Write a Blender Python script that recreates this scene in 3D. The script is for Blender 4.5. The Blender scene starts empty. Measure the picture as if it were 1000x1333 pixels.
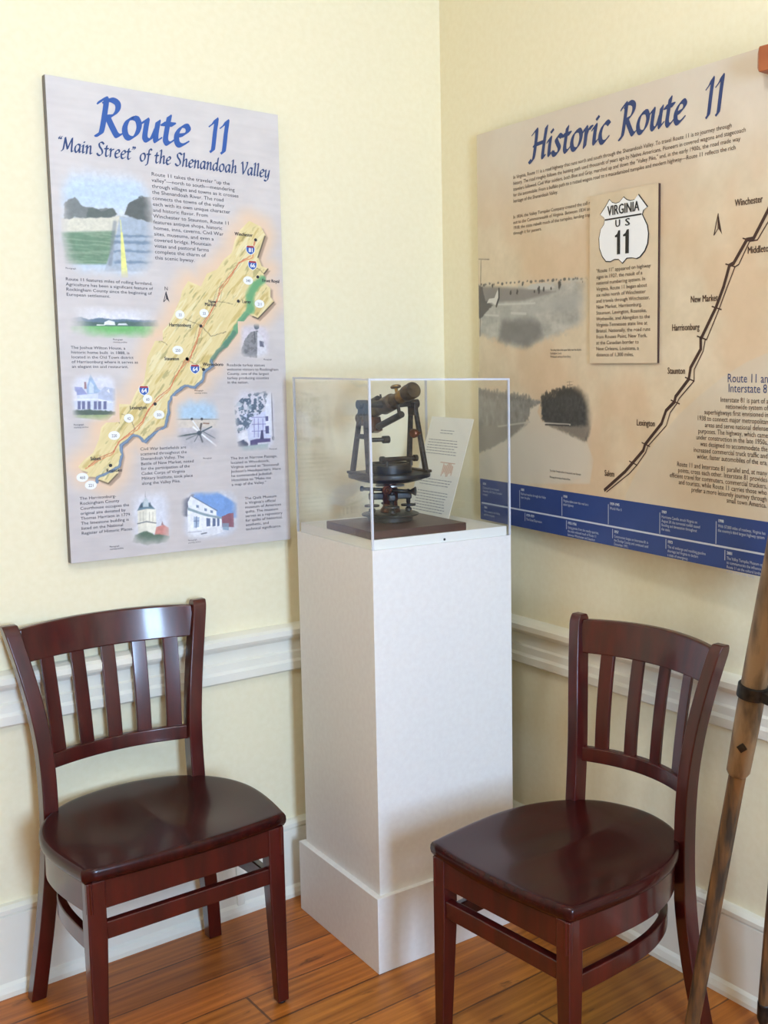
import bpy, bmesh, math, random
import numpy as np
from mathutils import Vector, Matrix
random.seed(7)
scene = bpy.context.scene
col = bpy.data.collections.new('exhibit_room'); scene.collection.children.link(col)
PI = math.pi

# ------------------------------------------------------------------ materials
def lin(c):
    return tuple(((x/255)/12.92 if x/255 <= .04045 else ((x/255+.055)/1.055)**2.4) for x in c)
def new_mat(name, rgb=(200, 200, 200), rough=.5, metal=0, spec=.5, coat=0, coat_rough=.1):
    m = bpy.data.materials.new(name); m.use_nodes = True
    b = m.node_tree.nodes['Principled BSDF']
    b.inputs['Base Color'].default_value = (*lin(rgb), 1)
    b.inputs['Roughness'].default_value = rough
    b.inputs['Metallic'].default_value = metal
    b.inputs['Specular IOR Level'].default_value = spec
    b.inputs['Coat Weight'].default_value = coat
    b.inputs['Coat Roughness'].default_value = coat_rough
    return m
def N(m, t, **kw):
    n = m.node_tree.nodes.new(t)
    for k, v in kw.items(): setattr(n, k, v)
    return n
def L(m, a, b): m.node_tree.links.new(a, b)
def noise_mix(m, c1, c2, scale=(1, 1, 1), nscale=5, detail=4, lo=.35, hi=.65, bump=0, coord='Object'):
    """base colour varies between c1 and c2 with a stretched noise"""
    b = m.node_tree.nodes['Principled BSDF']
    tc = N(m, 'ShaderNodeTexCoord'); mp = N(m, 'ShaderNodeMapping'); mp.inputs['Scale'].default_value = scale
    L(m, tc.outputs[coord], mp.inputs['Vector'])
    no = N(m, 'ShaderNodeTexNoise'); no.inputs['Scale'].default_value = nscale; no.inputs['Detail'].default_value = detail
    L(m, mp.outputs[0], no.inputs['Vector'])
    r = N(m, 'ShaderNodeValToRGB'); r.color_ramp.elements[0].position = lo; r.color_ramp.elements[1].position = hi
    r.color_ramp.elements[0].color = (*lin(c1), 1); r.color_ramp.elements[1].color = (*lin(c2), 1)
    L(m, no.outputs['Fac'], r.inputs['Fac']); L(m, r.outputs['Color'], b.inputs['Base Color'])
    if bump:
        bp = N(m, 'ShaderNodeBump'); bp.inputs['Strength'].default_value = bump; bp.inputs['Distance'].default_value = .002
        L(m, no.outputs['Fac'], bp.inputs['Height']); L(m, bp.outputs[0], b.inputs['Normal'])
    return m
M = {}
M['wall'] = noise_mix(new_mat('wall_paint', rough=.75, spec=.25), (234, 223, 189), (237, 227, 195), nscale=60, bump=.08)
M['wall_tan'] = noise_mix(new_mat('tan_wall_paint', rough=.75, spec=.25), (222, 204, 168), (226, 210, 174), nscale=60)
M['paper'] = new_mat('paper', (228, 226, 214), .6)  # this and the next two colour the sheet standing in for a case reflection
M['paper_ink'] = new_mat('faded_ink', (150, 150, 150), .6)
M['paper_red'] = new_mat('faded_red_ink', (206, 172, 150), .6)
M['ceiling'] = noise_mix(new_mat('ceiling_paint', rough=.9, spec=.2), (240, 237, 222), (243, 240, 228), nscale=30)
M['trim'] = noise_mix(new_mat('trim_paint', rough=.38), (230, 225, 208), (234, 229, 214), nscale=12)
M['pedestal'] = noise_mix(new_mat('pedestal_paint', rough=.5, spec=.4), (225, 220, 214), (229, 225, 219), scale=(1, 1, 1), nscale=70, bump=.12)
M['riser'] = new_mat('riser_paint', (232, 231, 224), .45)
M['mahogany'] = noise_mix(new_mat('mahogany', rough=.30, spec=.35, coat=.5, coat_rough=.12), (52, 12, 11), (76, 18, 14), scale=(3, 3, .35), nscale=14, detail=5, lo=.3, hi=.7)
M['seatwood'] = noise_mix(new_mat('mahogany_seat', rough=.26, spec=.18, coat=.16, coat_rough=.10), (36, 9, 9), (58, 14, 11), scale=(5, .5, 3), nscale=12, detail=5, lo=.3, hi=.7)
M['glide'] = new_mat('foot_glide', (30, 24, 22), .5)
M['black_metal'] = noise_mix(new_mat('japanned_metal', rough=.42, metal=.35, spec=.5), (40, 38, 36), (62, 58, 50), nscale=40, lo=.4, hi=.7)
M['bronze'] = noise_mix(new_mat('aged_bronze', rough=.45, metal=.6), (58, 46, 30), (96, 80, 50), nscale=30)
M['brass'] = noise_mix(new_mat('worn_brass', rough=.38, metal=.8), (150, 118, 62), (110, 84, 44), nscale=40)
M['copper'] = noise_mix(new_mat('red_copper', rough=.35, metal=.7), (112, 66, 46), (66, 40, 30), nscale=50)
M['silver'] = new_mat('silvered_limb', (170, 172, 168), .35, metal=.8)
M['lens'] = new_mat('lens_glass', (20, 20, 24), .08, spec=.8)
M['boardwood'] = noise_mix(new_mat('walnut_board', rough=.4, spec=.5), (58, 34, 30), (86, 54, 44), scale=(1, 14, 14), nscale=6, detail=5, lo=.3, hi=.7)
M['tripodwood'] = noise_mix(new_mat('weathered_wood', rough=.55, spec=.4), (58, 50, 42), (128, 92, 56), scale=(12, 12, 1.6), nscale=4, detail=6, lo=.38, hi=.62)
M['tripodlight'] = noise_mix(new_mat('tan_wood', rough=.5, spec=.4), (146, 120, 90), (80, 66, 52), scale=(7, 7, 2), nscale=5, detail=6, lo=.42, hi=.68)
M['iron'] = noise_mix(new_mat('dark_iron', rough=.45, metal=.6), (34, 32, 30), (58, 54, 50), nscale=60)
M['blockwood'] = noise_mix(new_mat('orange_wood', rough=.45), (176, 98, 54), (150, 78, 40), scale=(1, 10, 1), nscale=8)
M['panel_edge'] = new_mat('panel_edge', (128, 122, 124), .6)
M['ink'] = new_mat('black_ink', (58, 56, 62), .6, spec=.2)
M['ink_brown'] = new_mat('brown_ink', (72, 52, 44), .6, spec=.2)
M['ink_blue'] = new_mat('blue_ink', (60, 94, 160), .55, spec=.2)
M['ink_navy'] = new_mat('navy_ink', (56, 70, 112), .55, spec=.2)
M['ink_slate'] = new_mat('slate_blue_ink', (58, 76, 118), .55, spec=.2)
M['ink_white'] = new_mat('pale_ink', (196, 202, 214), .6, spec=.2)
M['white'] = new_mat('white_print', (236, 236, 234), .5, spec=.3)
M['shield_blue'] = new_mat('interstate_blue', (58, 96, 170), .5, spec=.3)
M['shield_red'] = new_mat('interstate_red', (170, 62, 60), .5, spec=.3)
M['dark'] = new_mat('dark_hole', (26, 22, 20), .6)
M['fixture'] = new_mat('fixture_white', (240, 240, 236), .4)
# printed colour (a picture printed on the panel)
def print_mat():
    m = new_mat('printed_panel', rough=.42, spec=.35)
    a = N(m, 'ShaderNodeVertexColor'); a.layer_name = 'print'
    L(m, a.outputs['Color'], m.node_tree.nodes['Principled BSDF'].inputs['Base Color'])
    return m
M['print'] = print_mat()
# floor boards
def floor_mat():
    m = new_mat('pine_floor', rough=.34, spec=.32)
    b = m.node_tree.nodes['Principled BSDF']
    tc = N(m, 'ShaderNodeTexCoord'); sp = N(m, 'ShaderNodeSeparateXYZ'); L(m, tc.outputs['Object'], sp.inputs[0])
    def mt(op, a, bb=None, c=None):
        n = N(m, 'ShaderNodeMath', operation=op)
        for i, v in enumerate((a, bb, c)):
            if v is None: continue
            if isinstance(v, (int, float)): n.inputs[i].default_value = v
            else: L(m, v, n.inputs[i])
        return n.outputs[0]
    wob = N(m, 'ShaderNodeTexNoise'); wob.inputs['Scale'].default_value = 6
    L(m, tc.outputs['Object'], wob.inputs['Vector'])
    y = mt('ADD', sp.outputs['Y'], mt('MULTIPLY', wob.outputs['Fac'], .006))
    row = mt('DIVIDE', mt('ADD', y, .0135), .1335)
    idx = mt('FLOOR', row); fr = mt('FRACT', row)
    edge = mt('MINIMUM', fr, mt('SUBTRACT', 1.0, fr))
    rnd = N(m, 'ShaderNodeTexWhiteNoise', noise_dimensions='1D'); L(m, idx, rnd.inputs['W'])
    xo = mt('DIVIDE', mt('ADD', sp.outputs['X'], mt('MULTIPLY', rnd.outputs['Value'], 3.0)), 2.3)
    fx = mt('FRACT', xo); ex = mt('MINIMUM', fx, mt('SUBTRACT', 1.0, fx))
    bx = mt('ADD', mt('MULTIPLY', idx, 7.3), mt('FLOOR', xo))
    rnd2 = N(m, 'ShaderNodeTexWhiteNoise', noise_dimensions='1D'); L(m, bx, rnd2.inputs['W'])
    # grain
    mp = N(m, 'ShaderNodeMapping'); mp.inputs['Scale'].default_value = (1.4, 26, 1)
    cb = N(m, 'ShaderNodeCombineXYZ'); L(m, mt('ADD', sp.outputs['X'], mt('MULTIPLY', rnd2.outputs['Value'], 9)), cb.inputs[0]); L(m, sp.outputs['Y'], cb.inputs[1])
    L(m, cb.outputs[0], mp.inputs['Vector'])
    gr = N(m, 'ShaderNodeTexNoise'); gr.inputs['Scale'].default_value = 2.2; gr.inputs['Detail'].default_value = 7; L(m, mp.outputs[0], gr.inputs['Vector'])
    ramp = N(m, 'ShaderNodeValToRGB'); e = ramp.color_ramp.elements
    e[0].position = .3; e[0].color = (*lin((140, 78, 26)), 1); e[1].position = .72; e[1].color = (*lin((196, 120, 46)), 1)
    L(m, gr.outputs['Fac'], ramp.inputs['Fac'])
    hs = N(m, 'ShaderNodeHueSaturation'); L(m, ramp.outputs['Color'], hs.inputs['Color'])
    L(m, mt('ADD', mt('MULTIPLY', rnd2.outputs['Value'], .26), .86), hs.inputs['Value'])
    L(m, mt('ADD', mt('MULTIPLY', rnd.outputs['Value'], .016), .492), hs.inputs['Hue'])
    # knots and dark scuffs
    mk = N(m, 'ShaderNodeMapping'); mk.inputs['Scale'].default_value = (2.6, 7, 1); L(m, tc.outputs['Object'], mk.inputs['Vector'])
    kn = N(m, 'ShaderNodeTexNoise'); kn.inputs['Scale'].default_value = 2.6; kn.inputs['Detail'].default_value = 5; kn.inputs['Roughness'].default_value = .6
    L(m, mk.outputs[0], kn.inputs['Vector'])
    kr = N(m, 'ShaderNodeValToRGB'); kr.color_ramp.elements[0].position = .635; kr.color_ramp.elements[1].position = .70
    kr.color_ramp.elements[0].color = (0, 0, 0, 1); kr.color_ramp.elements[1].color = (1, 1, 1, 1)
    L(m, kn.outputs['Fac'], kr.inputs['Fac'])
    mix1 = N(m, 'ShaderNodeMix', data_type='RGBA'); L(m, mt('MULTIPLY', kr.outputs['Color'], .62), mix1.inputs[0])
    L(m, hs.outputs['Color'], mix1.inputs[6]); mix1.inputs[7].default_value = (*lin((56, 32, 20)), 1)
    # gaps: irregular darkness along the joints
    gn = N(m, 'ShaderNodeTexNoise'); gn.inputs['Scale'].default_value = 3.5; L(m, mp.outputs[0], gn.inputs['Vector'])
    w = mt('MULTIPLY_ADD', gn.outputs['Fac'], .05, -.004)
    gap = mt('LESS_THAN', edge, w)
    gap = mt('MAXIMUM', gap, mt('LESS_THAN', ex, .0012))
    mix2 = N(m, 'ShaderNodeMix', data_type='RGBA'); L(m, mt('MULTIPLY', gap, .78), mix2.inputs[0])
    L(m, mix1.outputs[2], mix2.inputs[6]); mix2.inputs[7].default_value = (*lin((70, 38, 22)), 1)
    L(m, mix2.outputs[2], b.inputs['Base Color'])
    bp = N(m, 'ShaderNodeBump'); bp.inputs['Strength'].default_value = .35; bp.inputs['Distance'].default_value = .003
    L(m, mt('SUBTRACT', mt('MULTIPLY', gr.outputs['Fac'], .3), gap), bp.inputs['Height']); L(m, bp.outputs[0], b.inputs['Normal'])
    L(m, mt('ADD', mt('MULTIPLY', gr.outputs['Fac'], .2), .24), b.inputs['Roughness'])
    return m
M['floor'] = floor_mat()
# clear acrylic sheet: see-through with a Schlick reflection
def acrylic():
    m = bpy.data.materials.new('clear_acrylic'); m.use_nodes = True; nt = m.node_tree; nt.nodes.clear()
    out = N(m, 'ShaderNodeOutputMaterial'); mix = N(m, 'ShaderNodeMixShader')
    tr = N(m, 'ShaderNodeBsdfTransparent'); tr.inputs['Color'].default_value = (.995, .995, .993, 1)
    gl = N(m, 'ShaderNodeBsdfGlossy'); gl.inputs['Roughness'].default_value = .012; gl.inputs['Color'].default_value = (1, 1, 1, 1)
    ge = N(m, 'ShaderNodeNewGeometry'); dot = N(m, 'ShaderNodeVectorMath', operation='DOT_PRODUCT')
    L(m, ge.outputs['Incoming'], dot.inputs[0]); L(m, ge.outputs['Normal'], dot.inputs[1])
    def mt(op, a, b=None):
        n = N(m, 'ShaderNodeMath', operation=op)
        for i, v in enumerate((a, b)):
            if v is None: continue
            if isinstance(v, (int, float)): n.inputs[i].default_value = v
            else: L(m, v, n.inputs[i])
        return n.outputs[0]
    c = mt('ABSOLUTE', dot.outputs['Value']); s = mt('POWER', mt('SUBTRACT', 1.0, c), 5.0)
    f = mt('ADD', mt('MULTIPLY', s, .95), .026)
    L(m, f, mix.inputs[0]); L(m, tr.outputs[0], mix.inputs[1]); L(m, gl.outputs[0], mix.inputs[2]); L(m, mix.outputs[0], out.inputs[0])
    return m
M['acrylic'] = acrylic()
def edge_mat():
    m = bpy.data.materials.new('polished_acrylic_edge'); m.use_nodes = True; nt = m.node_tree; nt.nodes.clear()
    out = N(m, 'ShaderNodeOutputMaterial'); mix = N(m, 'ShaderNodeMixShader')
    tr = N(m, 'ShaderNodeBsdfTransparent'); b = N(m, 'ShaderNodeBsdfPrincipled')
    b.inputs['Base Color'].default_value = (.74, .75, .8, 1); b.inputs['Roughness'].default_value = .15
    mix.inputs[0].default_value = .72
    L(m, tr.outputs[0], mix.inputs[1]); L(m, b.outputs[0], mix.inputs[2]); L(m, mix.outputs[0], out.inputs[0])
    return m
M['acrylic_edge'] = edge_mat()
def glass_pane():
    m = bpy.data.materials.new('window_glass'); m.use_nodes = True; nt = m.node_tree; nt.nodes.clear()
    out = N(m, 'ShaderNodeOutputMaterial'); mix = N(m, 'ShaderNodeMixShader'); mix.inputs[0].default_value = .06
    tr = N(m, 'ShaderNodeBsdfTransparent'); gl = N(m, 'ShaderNodeBsdfGlossy'); gl.inputs['Roughness'].default_value = .02
    L(m, tr.outputs[0], mix.inputs[1]); L(m, gl.outputs[0], mix.inputs[2]); L(m, mix.outputs[0], out.inputs[0])
    return m
M['window_glass'] = glass_pane()

# ------------------------------------------------------------------ mesh helpers
def obj_from(name, bm, mat, parent=None, smooth=False, bevel=0, seg=2, loc=None, rotz=None, wn=False):
    bmesh.ops.recalc_face_normals(bm, faces=bm.faces)
    me = bpy.data.meshes.new(name); bm.to_mesh(me); bm.free()
    if smooth:
        me.shade_smooth()
    o = bpy.data.objects.new(name, me); col.objects.link(o)
    me.materials.append(M[mat] if isinstance(mat, str) else mat)
    if parent is not None: o.parent = parent
    if loc is not None: o.location = loc
    if rotz is not None: o.rotation_euler = (0, 0, rotz)
    if bevel:
        b = o.modifiers.new('bevel', 'BEVEL'); b.width = bevel; b.segments = seg; b.limit_method = 'ANGLE'; b.angle_limit = math.radians(38)
        me.shade_smooth(); o.modifiers.new('wn', 'WEIGHTED_NORMAL')
    return o
def empty(name, label=None, cat=None, loc=(0, 0, 0), rotz=0, group=None):
    o = bpy.data.objects.new(name, None); col.objects.link(o); o.location = loc; o.rotation_euler = (0, 0, rotz); o.empty_display_size = .1
    if label: o['label'] = label
    if cat: o['category'] = cat
    if group: o['group'] = group
    return o
def tag(o, label, cat, group=None):
    o['label'] = label; o['category'] = cat
    if group: o['group'] = group
    return o
def box(bm, x0, x1, y0, y1, z0, z1, mx=None):
    vs = [Vector((x, y, z)) for x in (x0, x1) for y in (y0, y1) for z in (z0, z1)]
    if mx: vs = [mx @ v for v in vs]
    v = [bm.verts.new(p) for p in vs]
    for f in ((0, 1, 3, 2), (4, 6, 7, 5), (0, 4, 5, 1), (2, 3, 7, 6), (0, 2, 6, 4), (1, 5, 7, 3)): bm.faces.new([v[i] for i in f])
def loft(bm, rings, closed=False, caps=True):
    vr = [[bm.verts.new(p) for p in r] for r in rings]; n = len(rings[0])
    pairs = list(zip(vr[:-1], vr[1:])) + ([(vr[-1], vr[0])] if closed else [])
    for a, b in pairs:
        for i in range(n): bm.faces.new((a[i], a[(i+1) % n], b[(i+1) % n], b[i]))
    if caps and not closed: bm.faces.new(vr[0][::-1]); bm.faces.new(vr[-1])
def tube(bm, pts, r, n=12, caps=True):
    pts = [Vector(p) for p in pts]; rs = r if isinstance(r, (list, tuple)) else [r]*len(pts); rings = []; up = None
    for i, p in enumerate(pts):
        t = (pts[min(i+1, len(pts)-1)] - pts[max(i-1, 0)]).normalized()
        if up is None: up = Vector((0, 0, 1)) if abs(t.z) < .9 else Vector((1, 0, 0))
        a = t.cross(up).normalized(); b = a.cross(t).normalized(); up = b
        rings.append([p + (a*math.cos(k*2*PI/n) + b*math.sin(k*2*PI/n))*rs[i] for k in range(n)])
    loft(bm, rings, caps=caps)
def lathe(bm, prof, n=32, mx=None):
    """profile of (radius, z) from bottom to top, spun about z"""
    rings = []
    for r, z in prof:
        ring = [Vector((max(r, 1e-4)*math.cos(k*2*PI/n), max(r, 1e-4)*math.sin(k*2*PI/n), z)) for k in range(n)]
        if mx: ring = [mx @ v for v in ring]
        rings.append(ring)
    loft(bm, rings)
def axis_mx(p0, p1):
    p0, p1 = Vector(p0), Vector(p1); d = (p1-p0).normalized()
    return Matrix.Translation(p0) @ d.to_track_quat('Z', 'Y').to_matrix().to_4x4()
def profile_bar(name, prof, length, mat, loc, rotz, kind=True):
    """prof: (outward, z) closed polygon; bar runs along local +x, sticking out along local -y"""
    bm = bmesh.new()
    loft(bm, [[Vector((x, -o, z)) for o, z in prof] for x in (0, length)])
    o = obj_from(name, bm, mat, loc=loc, rotz=rotz)
    o['kind'] = 'structure'
    return o
def cr_spline(pts, n=8, closed=False):
    P = [Vector(p) for p in pts]; out = []; m = len(P)
    for i in range(m if closed else m-1):
        if closed: p0, p1, p2, p3 = P[i-1], P[i], P[(i+1) % m], P[(i+2) % m]
        else: p0, p1, p2, p3 = P[max(i-1, 0)], P[i], P[i+1], P[min(i+2, m-1)]
        for k in range(n):
            t = k/n
            out.append(.5*((2*p1) + (p2-p0)*t + (2*p0-5*p1+4*p2-p3)*t*t + (3*p1-p0-3*p2+p3)*t**3))
    if not closed: out.append(P[-1])
    return out

# ------------------------------------------------------------------ room shell
WR = .0124                                   # the right wall is a touch out of square
RW = -PI/2 - WR                              # heading of the right wall, from the corner toward the viewer
XL, YR, ZC = -4.3, -4.75, 2.95
def struct(name, bm, mat, **k):
    o = obj_from(name, bm, mat, **k); o['kind'] = 'structure'; return o
bm = bmesh.new(); box(bm, XL-.15, .25, YR-.15, .15, -.12, 0); struct('floor', bm, 'floor')
bm = bmesh.new(); box(bm, XL-.15, .25, YR-.15, .15, ZC, ZC+.12); struct('ceiling', bm, 'ceiling')
bm = bmesh.new(); box(bm, XL-.15, .12, 0, .15, 0, ZC); struct('wall_left', bm, 'wall')
bm = bmesh.new(); box(bm, 0, -YR, 0, .12, 0, ZC); struct('wall_right', bm, 'wall', rotz=RW)
bm = bmesh.new(); box(bm, XL-.15, XL, YR, 0, 0, ZC); struct('wall_side', bm, 'wall_tan')
# rear wall behind the viewer, with the window opening that lights the room
WX, WW, WZ0, WZ1 = -1.60, .76, .95, 2.30
def wall_with_holes(name, holes):
    bm = bmesh.new(); xs = sorted([XL] + [v for h in holes for v in h[:2]] + [.25])
    for i in range(len(xs)-1):
        a, b = xs[i], xs[i+1]; hole = any(abs(a-h[0]) < 1e-6 for h in holes)
        if hole:
            box(bm, a, b, YR-.15, YR, 0, WZ0); box(bm, a, b, YR-.15, YR, WZ1, ZC)
        else: box(bm, a, b, YR-.15, YR, 0, ZC)
    return struct(name, bm, 'wall_tan')
wall_with_holes('wall_rear', [(WX-WW/2, WX+WW/2)])
for k, wx in enumerate((WX,)):
    bm = bmesh.new(); a, b = wx-WW/2, wx+WW/2; y0, y1 = YR-.10, YR-.06
    for q in ((a, a+.045, WZ0, WZ1), (b-.045, b, WZ0, WZ1), (a, b, WZ0, WZ0+.06), (a, b, WZ1-.05, WZ1), (a, b, 1.63, 1.68), (wx-.011, wx+.011, WZ0, WZ1)):
        box(bm, q[0], q[1], y0, y1, q[2], q[3])
    for q in ((a-.1, a, WZ0-.1, WZ1+.1), (b, b+.1, WZ0-.1, WZ1+.1), (a-.1, b+.1, WZ1, WZ1+.1)): box(bm, q[0], q[1], YR, YR+.02, q[2], q[3])
    box(bm, a-.12, b+.12, YR-.02, YR+.06, WZ0-.03, WZ0)
    w = struct('window_%d' % (k+1), bm, 'trim')
    bm = bmesh.new(); box(bm, a+.045, b-.045, YR-.082, YR-.078, WZ0+.06, WZ1-.05)
    obj_from('window_pane', bm, 'window_glass', w)
# chair rails and baseboards
rail = [(0, .655), (.012, .655), (.020, .661), (.021, .682), (.016, .690), (.016, .709), (.010, .714), (.010, .742), (.018, .7535), (.030, .7545), (.034, .762), (.034, .776), (.026, .783), (.012, .788), (0, .790)]
base = [(0, 0), (.030, 0), (.030, .012), (.026, .026), (.020, .034), (.019, .196), (.014, .2005), (.022, .2035), (.022, .214), (.012, .222), (0, .224)]
profile_bar('trim_1', rail, -XL, 'trim', (XL, 0, 0), 0)
profile_bar('trim_2', rail, -YR, 'trim', (0, 0, 0), RW)
profile_bar('baseboard_left', base, -XL, 'trim', (XL, 0, 0), 0)
profile_bar('baseboard_right', base, -YR, 'trim', (0, 0, 0), RW)
bm = bmesh.new(); box(bm, -.722, -.700, -.0245, 0, .0, .19); struct('trim_3', bm, 'trim', bevel=.003)

# ------------------------------------------------------------------ chairs
OUT = [(-.223, -.207), (-.236, -.11), (-.241, -.03), (-.236, .04), (-.215, .11), (-.172, .175), (-.105, .225), (0, .247),
       (.105, .225), (.172, .175), (.215, .11), (.236, .04), (.241, -.03), (.236, -.11), (.223, -.207)]
def seat_outline(inset=0, n=6):
    side = [Vector((x, y, 0)) for x, y in OUT]
    pts = cr_spline(side, n)
    front = [Vector((x, -.207 - .017*(1-(x/.223)**2), 0)) for x in np.linspace(.223, -.223, 17)[1:-1]]
    pts = pts + front
    if inset:
        c = []
        m = len(pts)
        for i, p in enumerate(pts):
            t = (pts[(i+1) % m] - pts[i-1]).normalized(); nrm = Vector((t.y, -t.x, 0))
            c.append(p + nrm*inset)
        return c
    return pts
def seat_mesh():
    S = .4673; T = .032; bm = bmesh.new(); ol = seat_outline(); m = len(ol); rings = []
    def dish(p, f):
        # two shallow hollows with a low ridge toward the front
        x, y = p.x, p.y
        d = .010*math.exp(-(((abs(x)-.085)/.095)**2 + ((y+.0)/.14)**2)) + .003*math.exp(-((x/.12)**2 + ((y-.07)/.10)**2))
        return -d
    cx = Vector((0, 0, 0))
    # underside -> edge -> top, then inward rings
    def ring(scale, dz, top):
        r = []
        for p in ol:
            q = p*scale; z = S + dz + (dish(q, scale) if top else 0)
            r.append(Vector((q.x, q.y, z)))
        return r
    rings = [ring(.95, -T, False), ring(.978, -T+.001, False), ring(.995, -T+.008, False), ring(1.0, -T/2, False), ring(.997, -.007, False), ring(.985, -.0015, False)]
    for s in (.965, .93, .87, .8, .7, .6, .5, .4, .3, .2, .1, .03): rings.append(ring(s, 0, True))
    vr = [[bm.verts.new(p) for p in r] for r in rings]
    for a, b in zip(vr[:-1], vr[1:]):
        for i in range(m): bm.faces.new((a[i], a[(i+1) % m], b[(i+1) % m], b[i]))
    bm.faces.new(vr[0][::-1]); bm.faces.new(vr[-1])
    return bm
def band(bm, path, z0, z1, th, inward=True):
    """upright bent strip following a plan path"""
    m = len(path); rings = []
    for i, p in enumerate(path):
        t = (path[min(i+1, m-1)] - path[max(i-1, 0)]).normalized(); n = Vector((t.y, -t.x, 0)) * th
        a = Vector((p.x, p.y, 0)); b = a + n
        rings.append([Vector((a.x, a.y, z0)), Vector((b.x, b.y, z0)), Vector((b.x, b.y, z1)), Vector((a.x, a.y, z1))])
    loft(bm, rings)
POST = [(0, .214, .222), (.10, .204, .205), (.2, .193, .193), (.33, .180, .187), (.4673, .1735, .190), (.6, .1745, .198), (.70, .184, .209), (.80, .200, .226), (.906, .2205, .250)]
def post_at(z):
    P = POST
    for i in range(len(P)-1):
        if z <= P[i+1][0] or i == len(P)-2:
            p0, p1, p2, p3 = P[max(i-1, 0)], P[i], P[i+1], P[min(i+2, len(P)-1)]
            t = (z-p1[0])/(p2[0]-p1[0]); h = []
            for k in (1, 2):
                m1 = (p2[k]-p0[k])/(p2[0]-p0[0]) * (p2[0]-p1[0]); m2 = (p3[k]-p1[k])/(p3[0]-p1[0]) * (p2[0]-p1[0])
                h.append((2*t**3-3*t*t+1)*p1[k] + (t**3-2*t*t+t)*m1 + (-2*t**3+3*t*t)*p2[k] + (t**3-t*t)*m2)
            return h
def rear_post(s):
    bm = bmesh.new(); rings = []
    zs = list(np.linspace(0, .88, 30)) + [.890, .897, .902, .905]
    for z in zs:
        x, y = post_at(z); w = .0165 if z > .15 else .0165; d = .0195
        if z < .35: d = .0175 + .004*(z/.35)
        if z > .88: k = (z-.88)/.026; d = d*math.sqrt(max(0, 1-k*k*.80)); 
        x *= s
        rings.append([Vector((x-w, y-d, z)), Vector((x+w, y-d, z)), Vector((x+w, y+d, z)), Vector((x-w, y+d, z))])
    loft(bm, rings); return bm
def bow(x, amp=.045, half=.18): return amp*(1-(x/half)**2)
def cross_piece(z0, z1, yb, halfw, th, amp, crown=0):
    """horizontal back member bowed backward"""
    bm = bmesh.new(); rings = []
    for x in np.linspace(-halfw, halfw, 25):
        y0 = post_at(z0)[1] + yb + bow(x, amp, halfw); y1 = post_at(z1)[1] + yb + bow(x, amp, halfw); c = crown*(1-(x/halfw)**2)
        rings.append([Vector((x, y0, z0)), Vector((x, y0+th, z0)), Vector((x, y1+th, z1+c)), Vector((x, y1, z1+c))])
    loft(bm, rings); return bm
def make_chair(n_slats, label, loc, rotz):
    t = empty('dining_chair', label, 'chair', loc, rotz, 'mahogany chairs beside the white pedestal')
    obj_from('seat', seat_mesh(), 'seatwood', t, smooth=True)
    # apron: straight front board and one bent strip round the sides and back
    bm = bmesh.new()
    ol = seat_outline(.010, 6); n_side = (len(OUT)-1)*6 + 1
    band(bm, ol[:n_side], .368, .4365, .016)
    obj_from('side_apron', bm, 'mahogany', t, bevel=.002)
    bm = bmesh.new(); box(bm, -.185, .185, -.2030, -.185, .372, .4365)
    obj_from('front_apron', bm, 'mahogany', t, bevel=.002)
    for s in (-1, 1):
        bm = bmesh.new(); rings = []
        for z in np.linspace(0.006, .4365, 14):
            k = min(1, z/.30); w = .0135 + .0055*k; cx = s*(.2010 - .0*k); cy = -.1955
            # the taper is cut on the inner faces
            xo = s*.2170; xi = s*(.2170 - 2*w); yo = -.2060; yi = -.2060 + 2*w
            a, b = min(xo, xi), max(xo, xi)
            rings.append([Vector((a, yo, z)), Vector((b, yo, z)), Vector((b, yi, z)), Vector((a, yi, z))])
        loft(bm, rings); lg = obj_from('leg', bm, 'mahogany', t, bevel=.003)
        bm = bmesh.new(); lathe(bm, [(.009, 0), (.010, .003), (.009, .007)], 16, Matrix.Translation((s*.2035, -.1925, 0)))
        obj_from('foot_glide', bm, 'glide', lg, smooth=False)
        obj_from('rear_leg', rear_post(s), 'mahogany', t, bevel=.004, seg=3)
    bm = bmesh.new(); box(bm, -.190, .190, -.2010, -.1810, .302, .341)
    obj_from('front_stretcher', bm, 'mahogany', t, bevel=.003)
    bm = bmesh.new()
    half = [(.2085, -.185), (.213, -.10), (.2125, -.01), (.200, .068), (.166, .142), (.108, .196), (0, .222)]
    hoop = cr_spline([(-x, y, 0) for x, y in half] + [(x, y, 0) for x, y in half[::-1][1:]], 6)
    band(bm, hoop, .272, .312, .018)
    obj_from('hoop_stretcher', bm, 'mahogany', t, bevel=.003)
    obj_from('crest_rail', cross_piece(.815, .894, -.008, .2, .020, .045, .004), 'mahogany', t, bevel=.004)
    obj_from('lower_back_rail', cross_piece(.559, .594, -.006, .172, .019, .040), 'mahogany', t, bevel=.003)
    sp = .0700 if n_slats == 5 else .0815
    for i in range(n_slats):
        k = (i-(n_slats-1)/2); xb, xt = k*sp*.965, k*sp*1.03; bm = bmesh.new(); rings = []
        for z in np.linspace(.588, .822, 12):
            f = (z-.588)/.234; x = xb + (xt-xb)*f; y = post_at(z)[1] - .002 + bow(x, .042, .185) ; w = .0165; g = -2*.042*x/.185**2*w
            rings.append([Vector((x-w, y-g, z)), Vector((x+w, y+g, z)), Vector((x+w, y+g+.010, z)), Vector((x-w, y-g+.010, z))])
        loft(bm, rings); obj_from('back_slat', bm, 'mahogany', t, bevel=.002)
    return t
make_chair(5, 'dark mahogany five-slat wooden chair below the upright map panel, left of the white pedestal', (-1.0288, -.2968, 0), -.0054)
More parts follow.
